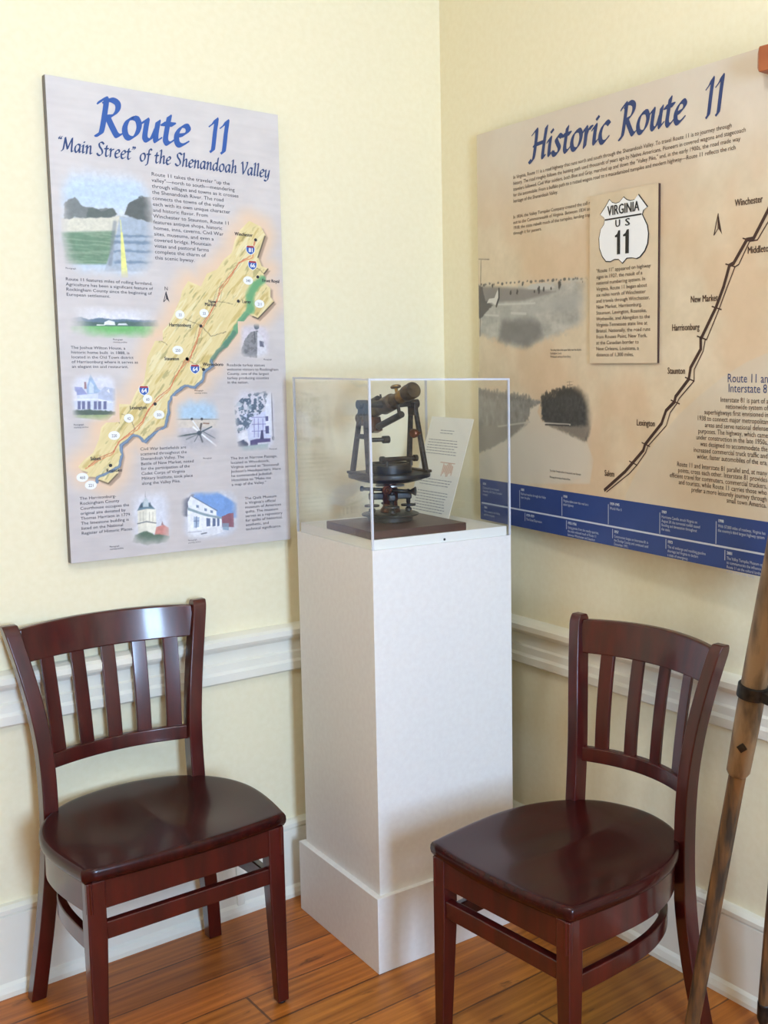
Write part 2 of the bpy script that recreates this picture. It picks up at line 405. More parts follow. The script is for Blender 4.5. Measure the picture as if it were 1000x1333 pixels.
make_chair(4, 'dark mahogany four-slat wooden chair by the right wall, between white pedestal and wooden tripod', (-.4324, -1.0796, 0), -1.5189)

# ------------------------------------------------------------------ pedestal, case, board
PH = 1.0646; PA = -.049; PW1, PW2, PB, PBH = .4031, .4191, .0148, .1965
ped = empty('display_pedestal', 'tall white painted box pedestal with a plinth, in the room corner', 'pedestal', (-.5817, -.536, 0), PA)
bm = bmesh.new(); box(bm, 0, PW1, 0, PW2, PBH-.01, PH); obj_from('column', bm, 'pedestal', ped, bevel=.0012)
bm = bmesh.new(); box(bm, -PB, PW1+PB, -PB, PW2+PB, 0, PBH); obj_from('plinth', bm, 'pedestal', ped, bevel=.0015)
RZ = .024
bm = bmesh.new(); box(bm, .008, PW1-.008, .008, PW2-.008, PH-.001, PH+RZ); rs = obj_from('top_riser', bm, 'riser', ped, bevel=.001)
bm = bmesh.new(); lathe(bm, [(.0030, 0), (.0032, .0008), (.001, .0014)], 12, axis_mx((.205, .0081, PH+.007), (.205, -.1, PH+.007))); obj_from('screw', bm, 'dark', rs)
CZ = 1.4758; T = .005; CZ0 = PH + .0004
case = empty('acrylic_display_case', 'clear five-sided acrylic case standing on top of the white pedestal', 'display case', (-.5817, -.536, CZ0), PA)
h = CZ - CZ0
for nm, b in (('front_pane', (T, PW1-T, 0, T, 0, h-T)), ('rear_pane', (T, PW1-T, PW2-T, PW2, 0, h-T)), ('left_pane', (0, T, T, PW2-T, 0, h-T)), ('right_pane', (PW1-T, PW1, T, PW2-T, 0, h-T)), ('top_pane', (T, PW1-T, T, PW2-T, h-T, h))):
    bm = bmesh.new(); box(bm, *b); obj_from('pane', bm, 'acrylic', case)
for x in (0, PW1-T):
    for y in (0, PW2-T):
        bm = bmesh.new(); box(bm, x, x+T, y, y+T, 0, h); obj_from('upright_edge', bm, 'acrylic_edge', case)
for b in ((T, PW1-T, 0, T), (T, PW1-T, PW2-T, PW2), (0, T, T, PW2-T), (PW1-T, PW1, T, PW2-T)):
    bm = bmesh.new(); box(bm, *b, h-T, h); obj_from('top_edge', bm, 'acrylic_edge', case)
BZ = PH + RZ + .0003
bm = bmesh.new(); box(bm, 0, .268, 0, .245, 0, .020)
bd = obj_from('wooden_base_board', bm, 'boardwood', bevel=.002, loc=(-.5775, -.522, BZ), rotz=-.068)
tag(bd, 'dark walnut board inside the clear case, carrying the surveying instrument', 'board')

# reflection in the case panes, added as a solid printed sheet leaning inside
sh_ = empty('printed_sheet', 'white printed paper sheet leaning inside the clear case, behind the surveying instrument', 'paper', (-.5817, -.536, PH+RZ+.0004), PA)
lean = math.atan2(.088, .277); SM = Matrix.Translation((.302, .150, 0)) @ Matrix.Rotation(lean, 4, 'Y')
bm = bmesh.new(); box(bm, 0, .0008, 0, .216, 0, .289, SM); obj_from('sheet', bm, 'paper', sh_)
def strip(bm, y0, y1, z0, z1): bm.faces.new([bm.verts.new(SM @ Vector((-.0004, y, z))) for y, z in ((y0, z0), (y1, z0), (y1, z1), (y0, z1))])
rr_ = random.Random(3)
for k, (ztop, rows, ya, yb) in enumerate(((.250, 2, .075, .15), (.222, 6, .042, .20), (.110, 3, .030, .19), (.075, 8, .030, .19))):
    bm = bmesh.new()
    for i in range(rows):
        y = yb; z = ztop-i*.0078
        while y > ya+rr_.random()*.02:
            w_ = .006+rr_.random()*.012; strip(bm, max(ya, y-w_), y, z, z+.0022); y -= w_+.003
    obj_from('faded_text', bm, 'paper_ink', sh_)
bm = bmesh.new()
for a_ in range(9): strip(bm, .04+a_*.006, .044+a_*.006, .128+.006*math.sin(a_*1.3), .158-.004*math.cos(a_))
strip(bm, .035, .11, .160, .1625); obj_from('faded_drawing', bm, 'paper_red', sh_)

# ------------------------------------------------------------------ surveying transit
TH = -.03            # heading of the trunnion axis (x local) relative to the room
th = empty('surveying_transit', 'antique black and brass surveying transit on its walnut board in the clear case', 'surveying instrument', (-.437, -.385, BZ+.0203), TH)
def part(nm, bm, mat, smooth=True, parent=None, bevel=0):
    o = obj_from(nm, bm, mat, parent or th, smooth=smooth, bevel=bevel)
    return o
def cyl(bm, p0, p1, r0, r1=None, n=20):
    r1 = r0 if r1 is None else r1; d = (Vector(p1)-Vector(p0)).length
    lathe(bm, [(r0, 0), (r1, d)], n, axis_mx(p0, p1))
def smooth_angle(o, deg=35):
    o.data.shade_smooth()
    m = o.modifiers.new('es', 'EDGE_SPLIT'); m.split_angle = math.radians(deg)
bm = bmesh.new(); lathe(bm, [(.050, 0), (.057, .002), (.0575, .012), (.062, .015), (.0715, .016), (.072, .0195), (.066, .022), (.030, .023)], 48); smooth_angle(part('foot_plate', bm, 'black_metal'))
for k in range(4):
    a = PI/4 + k*PI/2 + .36; x, y = .046*math.cos(a), .046*math.sin(a); bm = bmesh.new(); mx = Matrix.Translation((x, y, 0))
    lathe(bm, [(.005, .022), (.0085, .025), (.0085, .031), (.005, .034), (.004, .037), (.0185, .038), (.019, .040), (.0185, .0425), (.004, .044), (.0055, .047), (.0055, .078), (.003, .081)], 20, mx)
    smooth_angle(part('leveling_screw', bm, 'black_metal'))
bm = bmesh.new()
for k in range(2):
    mx = Matrix.Rotation(PI/4 + k*PI/2 + .36, 4, 'Z'); box(bm, -.054, .054, -.009, .009, .056, .073, mx)
part('leveling_head', bm, 'black_metal', False, bevel=.003)
bm = bmesh.new(); lathe(bm, [(.024, .022), (.027, .026), (.024, .032), (.019, .038), (.018, .050), (.021, .058), (.021, .080), (.017, .090), (.017, .100)], 32); smooth_angle(part('center_spindle', bm, 'copper'))
bm = bmesh.new(); lathe(bm, [(.016, .0895), (.037, .090), (.037, .0935), (.016, .094)], 32); smooth_angle(part('clamp_ring', bm, 'silver'))
# clamp and tangent screw under the plate, facing the viewer (local frame turned back)
cv = Matrix.Rotation(-TH, 4, 'Z')      # room-aligned directions inside the instrument frame
def rm(x, y, z):                        # x: along the pedestal front, y: away from the viewer
    v = Matrix.Rotation(-.80 - TH + .03, 4, 'Z') @ Vector((x, y, 0)); return (v.x, v.y, z)
bm = bmesh.new(); tube(bm, [rm(-.062, -.03, .0855), rm(-.008, -.034, .084)], .0045, 12); tube(bm, [rm(-.068, -.03, .0858), rm(-.062, -.03, .0855)], .007, 12); tube(bm, [rm(.008, -.034, .083), rm(.052, -.03, .080)], .0045, 12)
tg = part('tangent_screw', bm, 'black_metal')
bm = bmesh.new(); lathe(bm, [(.003, 0), (.004, .008), (.011, .020), (.012, .022), (.003, .023)], 14, Matrix.Translation(rm(.050, -.03, .080)) @ Matrix.Rotation(-.80-TH, 4, 'Z') @ Matrix.Rotation(PI/2, 4, 'Y')); smooth_angle(part('thumb_knob', bm, 'black_metal', parent=tg))
bm = bmesh.new(); p0 = rm(.004, -.03, .0845); p1 = rm(.004, -.052, .0845); lathe(bm, [(.008, 0), (.0115, .010), (.0125, .018), (.0115, .021), (.006, .0215), (.005, .019), (.001, .0185)], 24, axis_mx(p0, p1)); smooth_angle(part('clamp_screw', bm, 'copper'))
bm = bmesh.new(); lathe(bm, [(.020, .099), (.055, .1005), (.082, .107), (.094, .112), (.1025, .114), (.1035, .120), (.1025, .1245), (.094, .1255), (.06, .1255)], 64); smooth_angle(part('horizontal_plate', bm, 'black_metal'))
bm = bmesh.new(); lathe(bm, [(.056, .125), (.056, .146), (.053, .150), (.047, .150), (.046, .142), (.001, .142)], 48); smooth_angle(part('compass_box', bm, 'black_metal'))
bm = bmesh.new(); tube(bm, [(-.045, -.048, .163), (.045, -.048, .163)], .006, 14); cyl(bm, (-.035, -.048, .145), (-.035, -.048, .163), .004); cyl(bm, (.035, -.048, .145), (.035, -.048, .163), .004); cyl(bm, (-.052, -.048, .163), (-.043, -.048, .163), .0085); cyl(bm, (.043, -.048, .163), (.052, -.048, .163), .0085)
smooth_angle(part('plate_level', bm, 'black_metal'))
# the two A-frame standards
AX = .300           # trunnion height
for s in (-1, 1):
    bm = bmesh.new()
    def bar(y0, z0, y1, z1, w0, w1, x0, x1):
        p = [Vector((s*x0-.005, y0-w0/2, z0)), Vector((s*x0+.005, y0-w0/2, z0)), Vector((s*x0+.005, y0+w0/2, z0)), Vector((s*x0-.005, y0+w0/2, z0))]
        q = [Vector((s*x1-.005, y1-w1/2, z1)), Vector((s*x1+.005, y1-w1/2, z1)), Vector((s*x1+.005, y1+w1/2, z1)), Vector((s*x1-.005, y1+w1/2, z1))]
        loft(bm, [p, q])
    bar(-.042, .125, -.010, AX-.006, .016, .011, .082, .072); bar(.042, .125, .010, AX-.006, .016, .011, .082, .072)
    bar(0, .214, 0, .226, .044, .042, .0775, .077)
    box(bm, s*.072-.006, s*.072+.006, -.017, .017, AX-.03, AX+.004); box(bm, s*.084-.008, s*.084+.008, -.056, .056, .124, .131)
    st = part('standard', bm, 'black_metal', False, bevel=.002)
    bm = bmesh.new(); cyl(bm, (s*.060, 0, AX), (s*.086, 0, AX), .0115); smooth_angle(part('trunnion_bearing', bm, 'black_metal', parent=st))
bm = bmesh.new(); lathe(bm, [(.006, 0), (.0075, .012), (.0095, .040), (.0095, .10), (.0075, .128), (.006, .14)], 20, axis_mx((-.070, 0, AX), (.070, 0, AX))); smooth_angle(part('trunnion_axle', bm, 'black_metal'))
# telescope, tilted, eyepiece toward the viewer
TL = Matrix.Translation((0, 0, AX)) @ Matrix.Rotation(-.30, 4, 'X') @ Matrix.Rotation(PI/2, 4, 'X')   # local z runs toward the viewer, rising
tel = None
bm = bmesh.new(); lathe(bm, [(.016, -.150), (.0185, -.147), (.0185, -.118), (.0155, -.114), (.0145, -.05), (.016, -.03), (.0215, -.022), (.0215, .022), (.0165, .028), (.0145, .06), (.0145, .085)], 32, TL)
tel = part('telescope_tube', bm, 'bronze'); smooth_angle(tel)
bm = bmesh.new(); lathe(bm, [(.0150, .062), (.0165, .064), (.0165, .088), (.015, .092)], 28, TL); smooth_angle(part('focus_collar', bm, 'brass', parent=tel))
bm = bmesh.new(); lathe(bm, [(.015, .090), (.0195, .095), (.0205, .100), (.0205, .128), (.0190, .131), (.001, .131)], 32, TL); smooth_angle(part('eyepiece_cap', bm, 'bronze', parent=tel))
bm = bmesh.new(); cyl(bm, TL @ Vector((0, .012, .05)), TL @ Vector((0, .026, .05)), .004); lathe(bm, [(.003, 0), (.013, .003), (.0135, .006), (.010, .009), (.001, .010)], 20, axis_mx(TL @ Vector((0, .026, .05)), TL @ Vector((0, .05, .05)))); smooth_angle(part('focus_knob', bm, 'brass', parent=tel))
bm = bmesh.new(); tube(bm, [TL @ Vector((0, -.042, -.085)), TL @ Vector((0, -.042, .055))], .0085, 16)
for z in (-.075, .045): cyl(bm, TL @ Vector((0, -.014, z)), TL @ Vector((0, -.042, z)), .0045)
smooth_angle(part('telescope_level', bm, 'black_metal', parent=tel))
bm = bmesh.new(); box(bm, -.012, .012, -.052, -.014, -.094, -.068, TL); part('level_bracket', bm, 'copper', False, tel, bevel=.002)
bm = bmesh.new(); tube(bm, [TL @ Vector((0, .026, -.11)), TL @ Vector((0, .026, -.045))], .0095, 16); cyl(bm, TL @ Vector((0, .018, -.03)), TL @ Vector((0, .034, -.03)), .0025); smooth_angle(part('upper_vial', bm, 'black_metal', parent=tel))
# clamp arm on the left standard and the copper knob on the right standard
bm = bmesh.new(); tube(bm, [(-.078, -.02, .212), (-.030, -.030, .212)], .0055, 12); tube(bm, [(-.034, -.030, .212), (-.018, -.030, .212)], .0095, 14); smooth_angle(part('clamp_arm', bm, 'black_metal'))
bm = bmesh.new(); lathe(bm, [(.004, 0), (.005, .010), (.011, .014), (.012, .022), (.010, .025), (.001, .0255)], 20, axis_mx((.072, -.030, .225), (.030, -.040, .225))); smooth_angle(part('copper_knob', bm, 'copper'))

# ------------------------------------------------------------------ wooden tripod at the right edge
tri = empty('wooden_tripod', 'old wooden surveying tripod with iron leg clamp, standing at the right edge by the wall', 'tripod', (-.30, -1.605, 0))
HEAD = Vector((.02, 0, 1.40))
def tripod_leg(foot, top, ks=.503):
    foot, top = Vector(foot), Vector(top); d = (top-foot).normalized(); ln = (top-foot).length; mx = axis_mx(foot, top)
    bm = bmesh.new(); rr = []
    for z, w in ((.05, .0145), (.10, .0165), (.3, .0180), (ln*ks+.02, .0185)):
        rr.append([mx @ Vector((w*math.cos(a), w*math.sin(a), z)) for a in [PI/8 + k*PI/4 for k in range(8)]])
    loft(bm, rr); lg = obj_from('leg', bm, 'tripodwood', tri, bevel=.002)
    bm = bmesh.new(); lathe(bm, [(.002, 0), (.008, .03), (.0155, .05), (.0170, .09), (.0165, .095)], 16, mx); obj_from('metal_tip', bm, 'iron', lg, smooth=True)
    bm = bmesh.new(); rr = []
    for z, w in ((ln*ks, .020), (ln*ks+.008, .0245), (ln*ks+.10, .0265), (ln*ks+.24, .0270), (ln-.05, .0245)):
        rr.append([mx @ Vector((w*math.cos(a)*1.0, w*math.sin(a), z)) for a in [k*2*PI/16 for k in range(16)]])
    loft(bm, rr); up = obj_from('upper_leg', bm, 'tripodlight', tri, smooth=True); smooth_angle(up, 50)
    bm = bmesh.new(); lathe(bm, [(.0275, ln*ks+.168), (.0315, ln*ks+.170), (.0315, ln*ks+.194), (.0275, ln*ks+.196)], 24, mx)
    v = mx @ Vector((0, 0, ln*ks+.182)); box(bm, -.012, .012, -.046, -.028, -.010, .010, mx @ Matrix.Translation((0, 0, ln*ks+.182)))
    cl = obj_from('iron_clamp', bm, 'iron', tri); smooth_angle(cl)
    bm = bmesh.new(); lathe(bm, [(.0105, 0), (.0105, .003), (.001, .0035)], 4, mx @ Matrix.Translation((-.022, -.0125, ln*ks+.07)) @ Vector((-.87, -.5, 0)).to_track_quat('Z', 'Y').to_matrix().to_4x4()); obj_from('rivet_plate', bm, 'iron', up)
tripod_leg((-.018, .279, 0), (0, .02, 1.38))
tripod_leg((.20, .24, 0), (.03, 0, 1.38))
tripod_leg((-.25, -.22, 0), (-.02, -.02, 1.38))
bm = bmesh.new(); lathe(bm, [(.035, 1.36), (.048, 1.37), (.050, 1.40), (.040, 1.42), (.030, 1.425)], 32); obj_from('tripod_head', bm, 'iron', tri, smooth=True)
# orange wood block fixed to the wall in front of the long panel's top
bm = bmesh.new(); rr = []
for x, c in ((0, .010), (.012, 0), (.30, 0)):
    rr.append([Vector((x, -.02+c, c)), Vector((x, .03-c, c)), Vector((x, .03-c, .050-c)), Vector((x, -.02+c, .050-c))])
loft(bm, rr); box(bm, .11, .298, .028, .1315, .002, .048)
bk = obj_from('wooden_wall_bracket', bm, 'blockwood', loc=(-.150, -1.352, 2.095), rotz=RW, bevel=.002)
tag(bk, 'orange-brown wooden block end at the far upper right, over the wide panel', 'bracket')

# ------------------------------------------------------------------ printed panels
# points on the panels were read off the photograph and rectified onto each flat panel: (u, v) metres from its lower left corner
CAMP = np.array([-1.9384, -2.8265, 1.5])
def _axes():
    yaw, pitch, roll = .8015, .1140, .0049
    f = np.array([math.cos(yaw)*math.cos(pitch), math.sin(yaw)*math.cos(pitch), -math.sin(pitch)])
    r = np.array([math.sin(yaw), -math.cos(yaw), 0]); u = np.cross(r, f); c, s = math.cos(roll), math.sin(roll)
    return c*r+s*u, -s*r+c*u, f
AR, AU, AF = _axes()
class Panel:
    def __init__(s, origin, heading, w, h, thick):
        s.o = np.array(origin); s.hd = heading; s.w = w; s.h = h; s.th = thick
        s.x = np.array([math.cos(heading), math.sin(heading), 0]); s.n = np.array([math.sin(heading), -math.cos(heading), 0])
    def uv(s, p):
        d = AF + AR*(p[0]-821.27)/1424.23 - AU*(p[1]-643.97)/1424.23
        k = ((s.o-CAMP) @ s.n)/(d @ s.n); q = CAMP + k*d - s.o
        return np.array([q @ s.x, q[2]])
LP = Panel((-1.0995, -.0255, 1.0295), 0, .566, 1.1350, .020)
RHD = math.atan2(-1, -.0845)
RP = Panel((-.0260, -.2141, 1.0586), RHD, 1.24, 1.1008, .018)
def fr(x0, y0, sc): return lambda x, y: (x0 + x/sc, y0 + y/sc)
z1, z2, z3, z4 = fr(40, 80, 2.941), fr(40, 400, 2.778), fr(610, 50, 2.564), fr(610, 400, 2.564)
z5, z6 = fr(180, 280, 5.263), fr(90, 450, 5.263)
fa, fb, fc, fd = fr(60, 200, 6.25), fr(80, 390, 7.143), fr(150, 630, 5.882), fr(220, 500, 6.667)
fe, ff, fg = fr(615, 320, 5.882), fr(615, 480, 5.882), fr(765, 235, 9.524)
def UV(P, F, pts): return [tuple(P.uv(F(*p))) for p in pts]

# --- small numpy painter; all shapes in panel metres, colours in display values
def vnoise(u, v, s, seed=0):
    x = u/s; y = v/s; xi = np.floor(x); yi = np.floor(y); fx = x-xi; fy = y-yi
    fx = fx*fx*(3-2*fx); fy = fy*fy*(3-2*fy)
    def h(a, b):
        q = np.sin(a*127.1 + b*311.7 + seed*74.7)*43758.5453; return q-np.floor(q)
    return (h(xi, yi)*(1-fx)+h(xi+1, yi)*fx)*(1-fy) + (h(xi, yi+1)*(1-fx)+h(xi+1, yi+1)*fx)*fy
def fbm(u, v, s, seed=0, o=4):
    t = 0; a = .5; n = 0
    for k in range(o): t = t + a*vnoise(u, v, s/2**k, seed+k); n += a; a *= .5
    return t/n
def smooth(x, a, b):
    t = np.clip((x-a)/(b-a), 0, 1); return t*t*(3-2*t)
def inside(u, v, pts):
    r = np.zeros(u.shape, bool); n = len(pts); j = n-1
    for i in range(n):
        (xi, yi), (xj, yj) = pts[i], pts[j]
        c = ((yi > v) != (yj > v)) & (u < (xj-xi)*(v-yi)/((yj-yi) if yj != yi else 1e-9)+xi)
        r ^= c; j = i
    return r
def segd(u, v, pts, close=False):
    d = np.full(u.shape, 9.); n = len(pts)
    for i in range(n if close else n-1):
        x0, y0 = pts[i]; x1, y1 = pts[(i+1) % n]; dx, dy = x1-x0, y1-y0
        t = np.clip(((u-x0)*dx+(v-y0)*dy)/(dx*dx+dy*dy+1e-12), 0, 1)
        d = np.minimum(d, np.hypot(u-x0-t*dx, v-y0-t*dy))
    return d
class Can:
    def __init__(s, u, v, base): s.u = u; s.v = v; s.c = base
    def blend(s, m, rgb):
        m = np.clip(m, 0, 1)[..., None]; c = np.array(rgb, float)/255 if not isinstance(rgb, np.ndarray) else rgb
        s.c = s.c*(1-m) + c*m
    def poly(s, pts, rgb, feather=.0012, a=1.0, wob=0, seed=0):
        u, v = s.u, s.v
        if wob: u = u + (fbm(s.u, s.v, wob*3, seed+50, 3)-.5)*wob*2; v = v + (fbm(s.u, s.v, wob*3, seed+60, 3)-.5)*wob*2
        d = segd(u, v, pts, True); sd = np.where(inside(u, v, pts), d, -d)
        s.blend(smooth(sd, -feather, feather)*a, rgb)
    def line(s, pts, w, rgb, feather=.0008, a=1.0, wob=0, seed=0):
        u, v = s.u, s.v
        if wob: u = u + (fbm(s.u, s.v, wob*3, seed+50, 3)-.5)*wob*2; v = v + (fbm(s.u, s.v, wob*3, seed+60, 3)-.5)*wob*2
        s.blend(smooth(-segd(u, v, pts), -w/2-feather, -w/2+feather*.5)*a, rgb)
    def blob(s, c, rx, ry, rgb, a=1.0, soft=.35, noise=0, ns=.004, seed=0):
        d = np.hypot((s.u-c[0])/rx, (s.v-c[1])/ry)
        if noise: d = d + (fbm(s.u, s.v, ns, seed)-.5)*noise
        s.blend(smooth(-d, -1-soft*.5, -1+soft*.5)*a, rgb)
def feather_box(u, v, u0, u1, v0, v1, f, noise=.0, seed=0):
    d = np.minimum(np.minimum(u-u0, u1-u), np.minimum(v-v0, v1-v)) + (fbm(u, v, .02, seed)-.5)*noise
    return smooth(d, 0, f)

# --- left panel
MAPN = UV(LP, z5, [(760, 40), (840, 80), (872, 140), (822, 290), (845, 350), (890, 368), (862, 402), (850, 450), (905, 500), (905, 560), (930, 595), (872, 660), (820, 710), (780, 690), (745, 668), (700, 722), (660, 805), (600, 885), (540, 940), (500, 1000)]) \
     + UV(LP, z6, [(985, 140), (930, 175), (915, 235), (860, 285), (800, 272), (740, 312), (700, 352), (680, 400), (680, 460), (660, 545), (600, 560), (520, 660), (480, 622), (440, 612), (390, 660), (350, 692), (362, 750), (340, 860), (330, 885), (268, 945), (205, 922), (182, 900), (105, 895), (130, 868), (82, 852), (62, 830), (105, 780), (165, 735), (205, 640), (220, 560), (300, 480), (340, 400), (420, 402), (462, 310), (512, 250), (525, 170), (535, 85), (575, 0)]) \
     + UV(LP, z5, [(130, 830), (215, 740), (250, 660), (290, 570), (300, 520), (342, 452), (430, 490), (470, 402), (540, 372), (590, 300), (640, 260), (662, 172), (700, 100)])
EAST = UV(LP, z5, [(850, 440), (800, 480), (760, 560), (770, 640), (700, 722), (660, 805), (600, 885), (540, 940), (500, 1000)]) + UV(LP, z6, [(985, 140), (930, 175), (915, 235), (860, 285), (800, 272), (740, 312), (700, 352), (680, 400), (685, 460), (660, 560), (590, 600), (520, 655), (480, 622), (440, 612), (390, 660), (352, 692), (362, 750), (340, 830), (250, 880), (200, 900), (165, 985)])
R11 = UV(LP, z5, [(800, 170), (770, 280), (700, 318), (640, 400), (560, 500), (540, 590), (480, 690), (425, 760), (400, 880), (345, 1000)]) + UV(LP, z6, [(800, 90), (740, 200), (690, 290), (600, 360), (560, 420), (500, 520), (450, 570), (350, 650), (300, 730), (200, 770), (130, 830)])
I81 = [(a+.006*math.sin(i*2.1), b-.004) for i, (a, b) in enumerate(R11)]
def base_left(u, v):
    n = fbm(u, v, .05, 3); n2 = fbm(u*.35, v*2.2, .02, 9)
    c = np.stack([192+n*13+n2*9, 185+n*12+n2*9, 183+n*10+n2*9], -1)/255
    t = np.clip(v/1.135, 0, 1)[..., None]; c = c + (t-.4)*np.array([.035, .04, .04])
    d = segd(u, v, MAPN, True); m = inside(u, v, MAPN); d = np.where(m, 0, d)
    g = (1-smooth(d, 0, .055))*.85; g = g*(1-.35*fbm(u, v, .04, 21))
    c = c*(1-g[..., None]) + np.array([236, 198, 160])/255*g[..., None]
    return c
def paint_map(C):
    u, v = C.u, C.v
    q = u*.80 - v*.60           # across the ridges
    p = u*.60 + v*.80
    rid = fbm(q*1.0, p*.16, .012, 5); rid2 = fbm(q, p*.2, .006, 8)
    m = segd(u, v, MAPN, True); ins = inside(u, v, MAPN); sd = np.where(ins, m, -m)
    land = np.stack([205+30*rid+10*rid2, 184+34*rid+12*rid2, 122+46*rid+16*rid2], -1)/255
    # drop shadow relief along the eastern edge of the raised map print
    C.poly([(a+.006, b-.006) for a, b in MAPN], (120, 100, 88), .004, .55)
    C.blend(smooth(sd, -.0012, .0008), land)
    k = smooth(rid, .58, .70)*smooth(sd, .002, .010); C.blend(k*.55, (186, 158, 84))
    k = smooth(rid2, .62, .74)*smooth(sd, .002, .010); C.blend(k*.5, (142, 134, 84))
    k = smooth(-rid, -.40, -.30)*ins; C.blend(k*.55, (240, 232, 196))
    C.line(EAST[:7], .013, (96, 158, 118), .004, .85, .004); C.line(EAST[:4], .020, (108, 166, 116), .006, .7, .005, 4)
    C.line(EAST[5:9], .010, (88, 128, 112), .003, .8, .003)
    C.line(EAST[8:], .0055, (84, 112, 150), .002, .9, .0035, 2); C.line(EAST[8:], .002, (150, 172, 190), .001, .6, .0035, 2)
    for s in (-1, 1): C.line([(a+.010*s, b+.006*s) for a, b in R11[2:12]], .0012, (150, 140, 104), .0008, .55, .004, 3+s)
    C.line(I81, .0020, (214, 132, 88), .0008, .85, .002, 5); C.line(R11, .0016, (196, 92, 66), .0006, .8, .001, 6)
    for a, b in ((z5(320, 710), z5(425, 755)), (z5(425, 755), z5(500, 830)), (z5(500, 830), z5(600, 800)), (z5(120, 830), z5(200, 890)), (z6(450, 575), z6(420, 500)), (z6(360, 470), z6(410, 490)), (z6(300, 440), z6(345, 530)), (z6(800, 90), z6(920, 160)), (z5(780, 340), z5(860, 400)), (z5(545, 590), z5(650, 610))):
        C.line([tuple(LP.uv(a)), tuple(LP.uv(b))], .0012, (120, 104, 80), .0007, .8, .002)
    C.line(UV(LP, z5, [(868, 145), (820, 290)]), .003, (86, 78, 66), .001, .9); C.line(UV(LP, z5, [(888, 370), (862, 402)]), .003, (86, 78, 66), .001, .9); C.line(UV(LP, z5, [(928, 597), (820, 710), (785, 695)]), .003, (86, 78, 66), .001, .9)
    C.line(UV(LP, z6, [(330, 880), (268, 945), (205, 922)]), .003, (110, 96, 76), .001, .9)
# pictures: each returns its uv rectangle and paints itself
def P4(P, F, x0, y0, x1, y1):
    q = [P.uv(F(x, y)) for x in (x0, x1) for y in (y0, y1)]
    return min(a[0] for a in q), max(a[0] for a in q), min(a[1] for a in q), max(a[1] for a in q)
def pic_road(C):
    S = Can(C.u, C.v, np.zeros_like(C.c)); u, v = C.u, C.v; n = fbm(u, v*3, .02, 4); A = lambda *p: UV(LP, fa, p)
    S.c[:] = np.array([188, 208, 228])/255; S.c += (n[..., None]-.5)*.06
    hz = A((140, 525), (870, 560)); S.poly(A((60, 60), (900, 60), (900, 240), (60, 190)), (205, 212, 222), .02)
    S.poly(A((60, 450), (900, 470), (900, 520), (60, 520)), (222, 224, 226), .02, .8)
    S.poly(A((120, 525), (330, 515), (600, 505), (900, 560), (900, 700), (120, 680)), (214, 210, 190), .003)
    S.poly(A((120, 640), (560, 630), (540, 900), (150, 900)), (92, 128, 98), .004)
    st = fbm(u*.25, v*3, .012, 31); S.blend(smooth(st, .5, .68)*inside(u, v, A((120, 640), (560, 630), (540, 900), (150, 900)))*.45, (150, 168, 140))
    S.poly(A((600, 510), (720, 520), (900, 570), (900, 960), (470, 960), (560, 700)), (162, 176, 192), .003)
    for y in (668, 720, 792, 880): S.line(A((560, y), (870, y+6)), .006 if y == 720 else .0035, (92, 116, 140), .004, .75, .003, y)
    S.line(A((560, 560), (520, 900)), .007, (112, 120, 130), .004, .6)
    S.line(A((604, 540), (640, 980)), .0016, (226, 226, 128), .001, .95); S.poly(A((606, 640), (622, 640), (668, 1010), (612, 1010)), (232, 232, 130), .001)
    S.poly(A((150, 400), (230, 350), (300, 430), (380, 440), (430, 450), (545, 440), (585, 495), (520, 520), (330, 520), (150, 525)), (104, 110, 108), .002, .95, .004)
    S.poly(A((330, 500), (340, 450), (380, 440), (450, 470), (540, 445), (575, 490), (520, 520), (330, 522)), (72, 84, 78), .002, .8, .003)
    S.poly(A((636, 500), (665, 410), (700, 385), (760, 350), (860, 350), (870, 560), (800, 545)), (70, 76, 74), .002, .95, .004)
    return S
def pic_farm(C):
    S = Can(C.u, C.v, np.zeros_like(C.c)); A = lambda *p: UV(LP, fb, p); u, v = C.u, C.v
    S.c[:] = np.array([222, 222, 228])/255
    S.poly(A((60, 175), (170, 160), (260, 185), (360, 168), (470, 185), (600, 180), (700, 192), (950, 190), (950, 260), (60, 260)), (84, 108, 128), .0015, 1, .001)
    S.poly(A((60, 200), (400, 212), (600, 205), (950, 215), (950, 262), (60, 262)), (62, 92, 82), .0015, .9, .002)
    S.poly(A((60, 245), (950, 250), (950, 360), (60, 360)), (98, 176, 92), .0012)
    S.poly(A((395, 235), (400, 208), (440, 192), (492, 205), (502, 238)), (238, 240, 240), .0008); S.poly(A((520, 238), (530, 222), (600, 220), (618, 238)), (218, 226, 230), .0008); S.line(A((330, 236), (400, 236)), .002, (220, 224, 214))
    return S
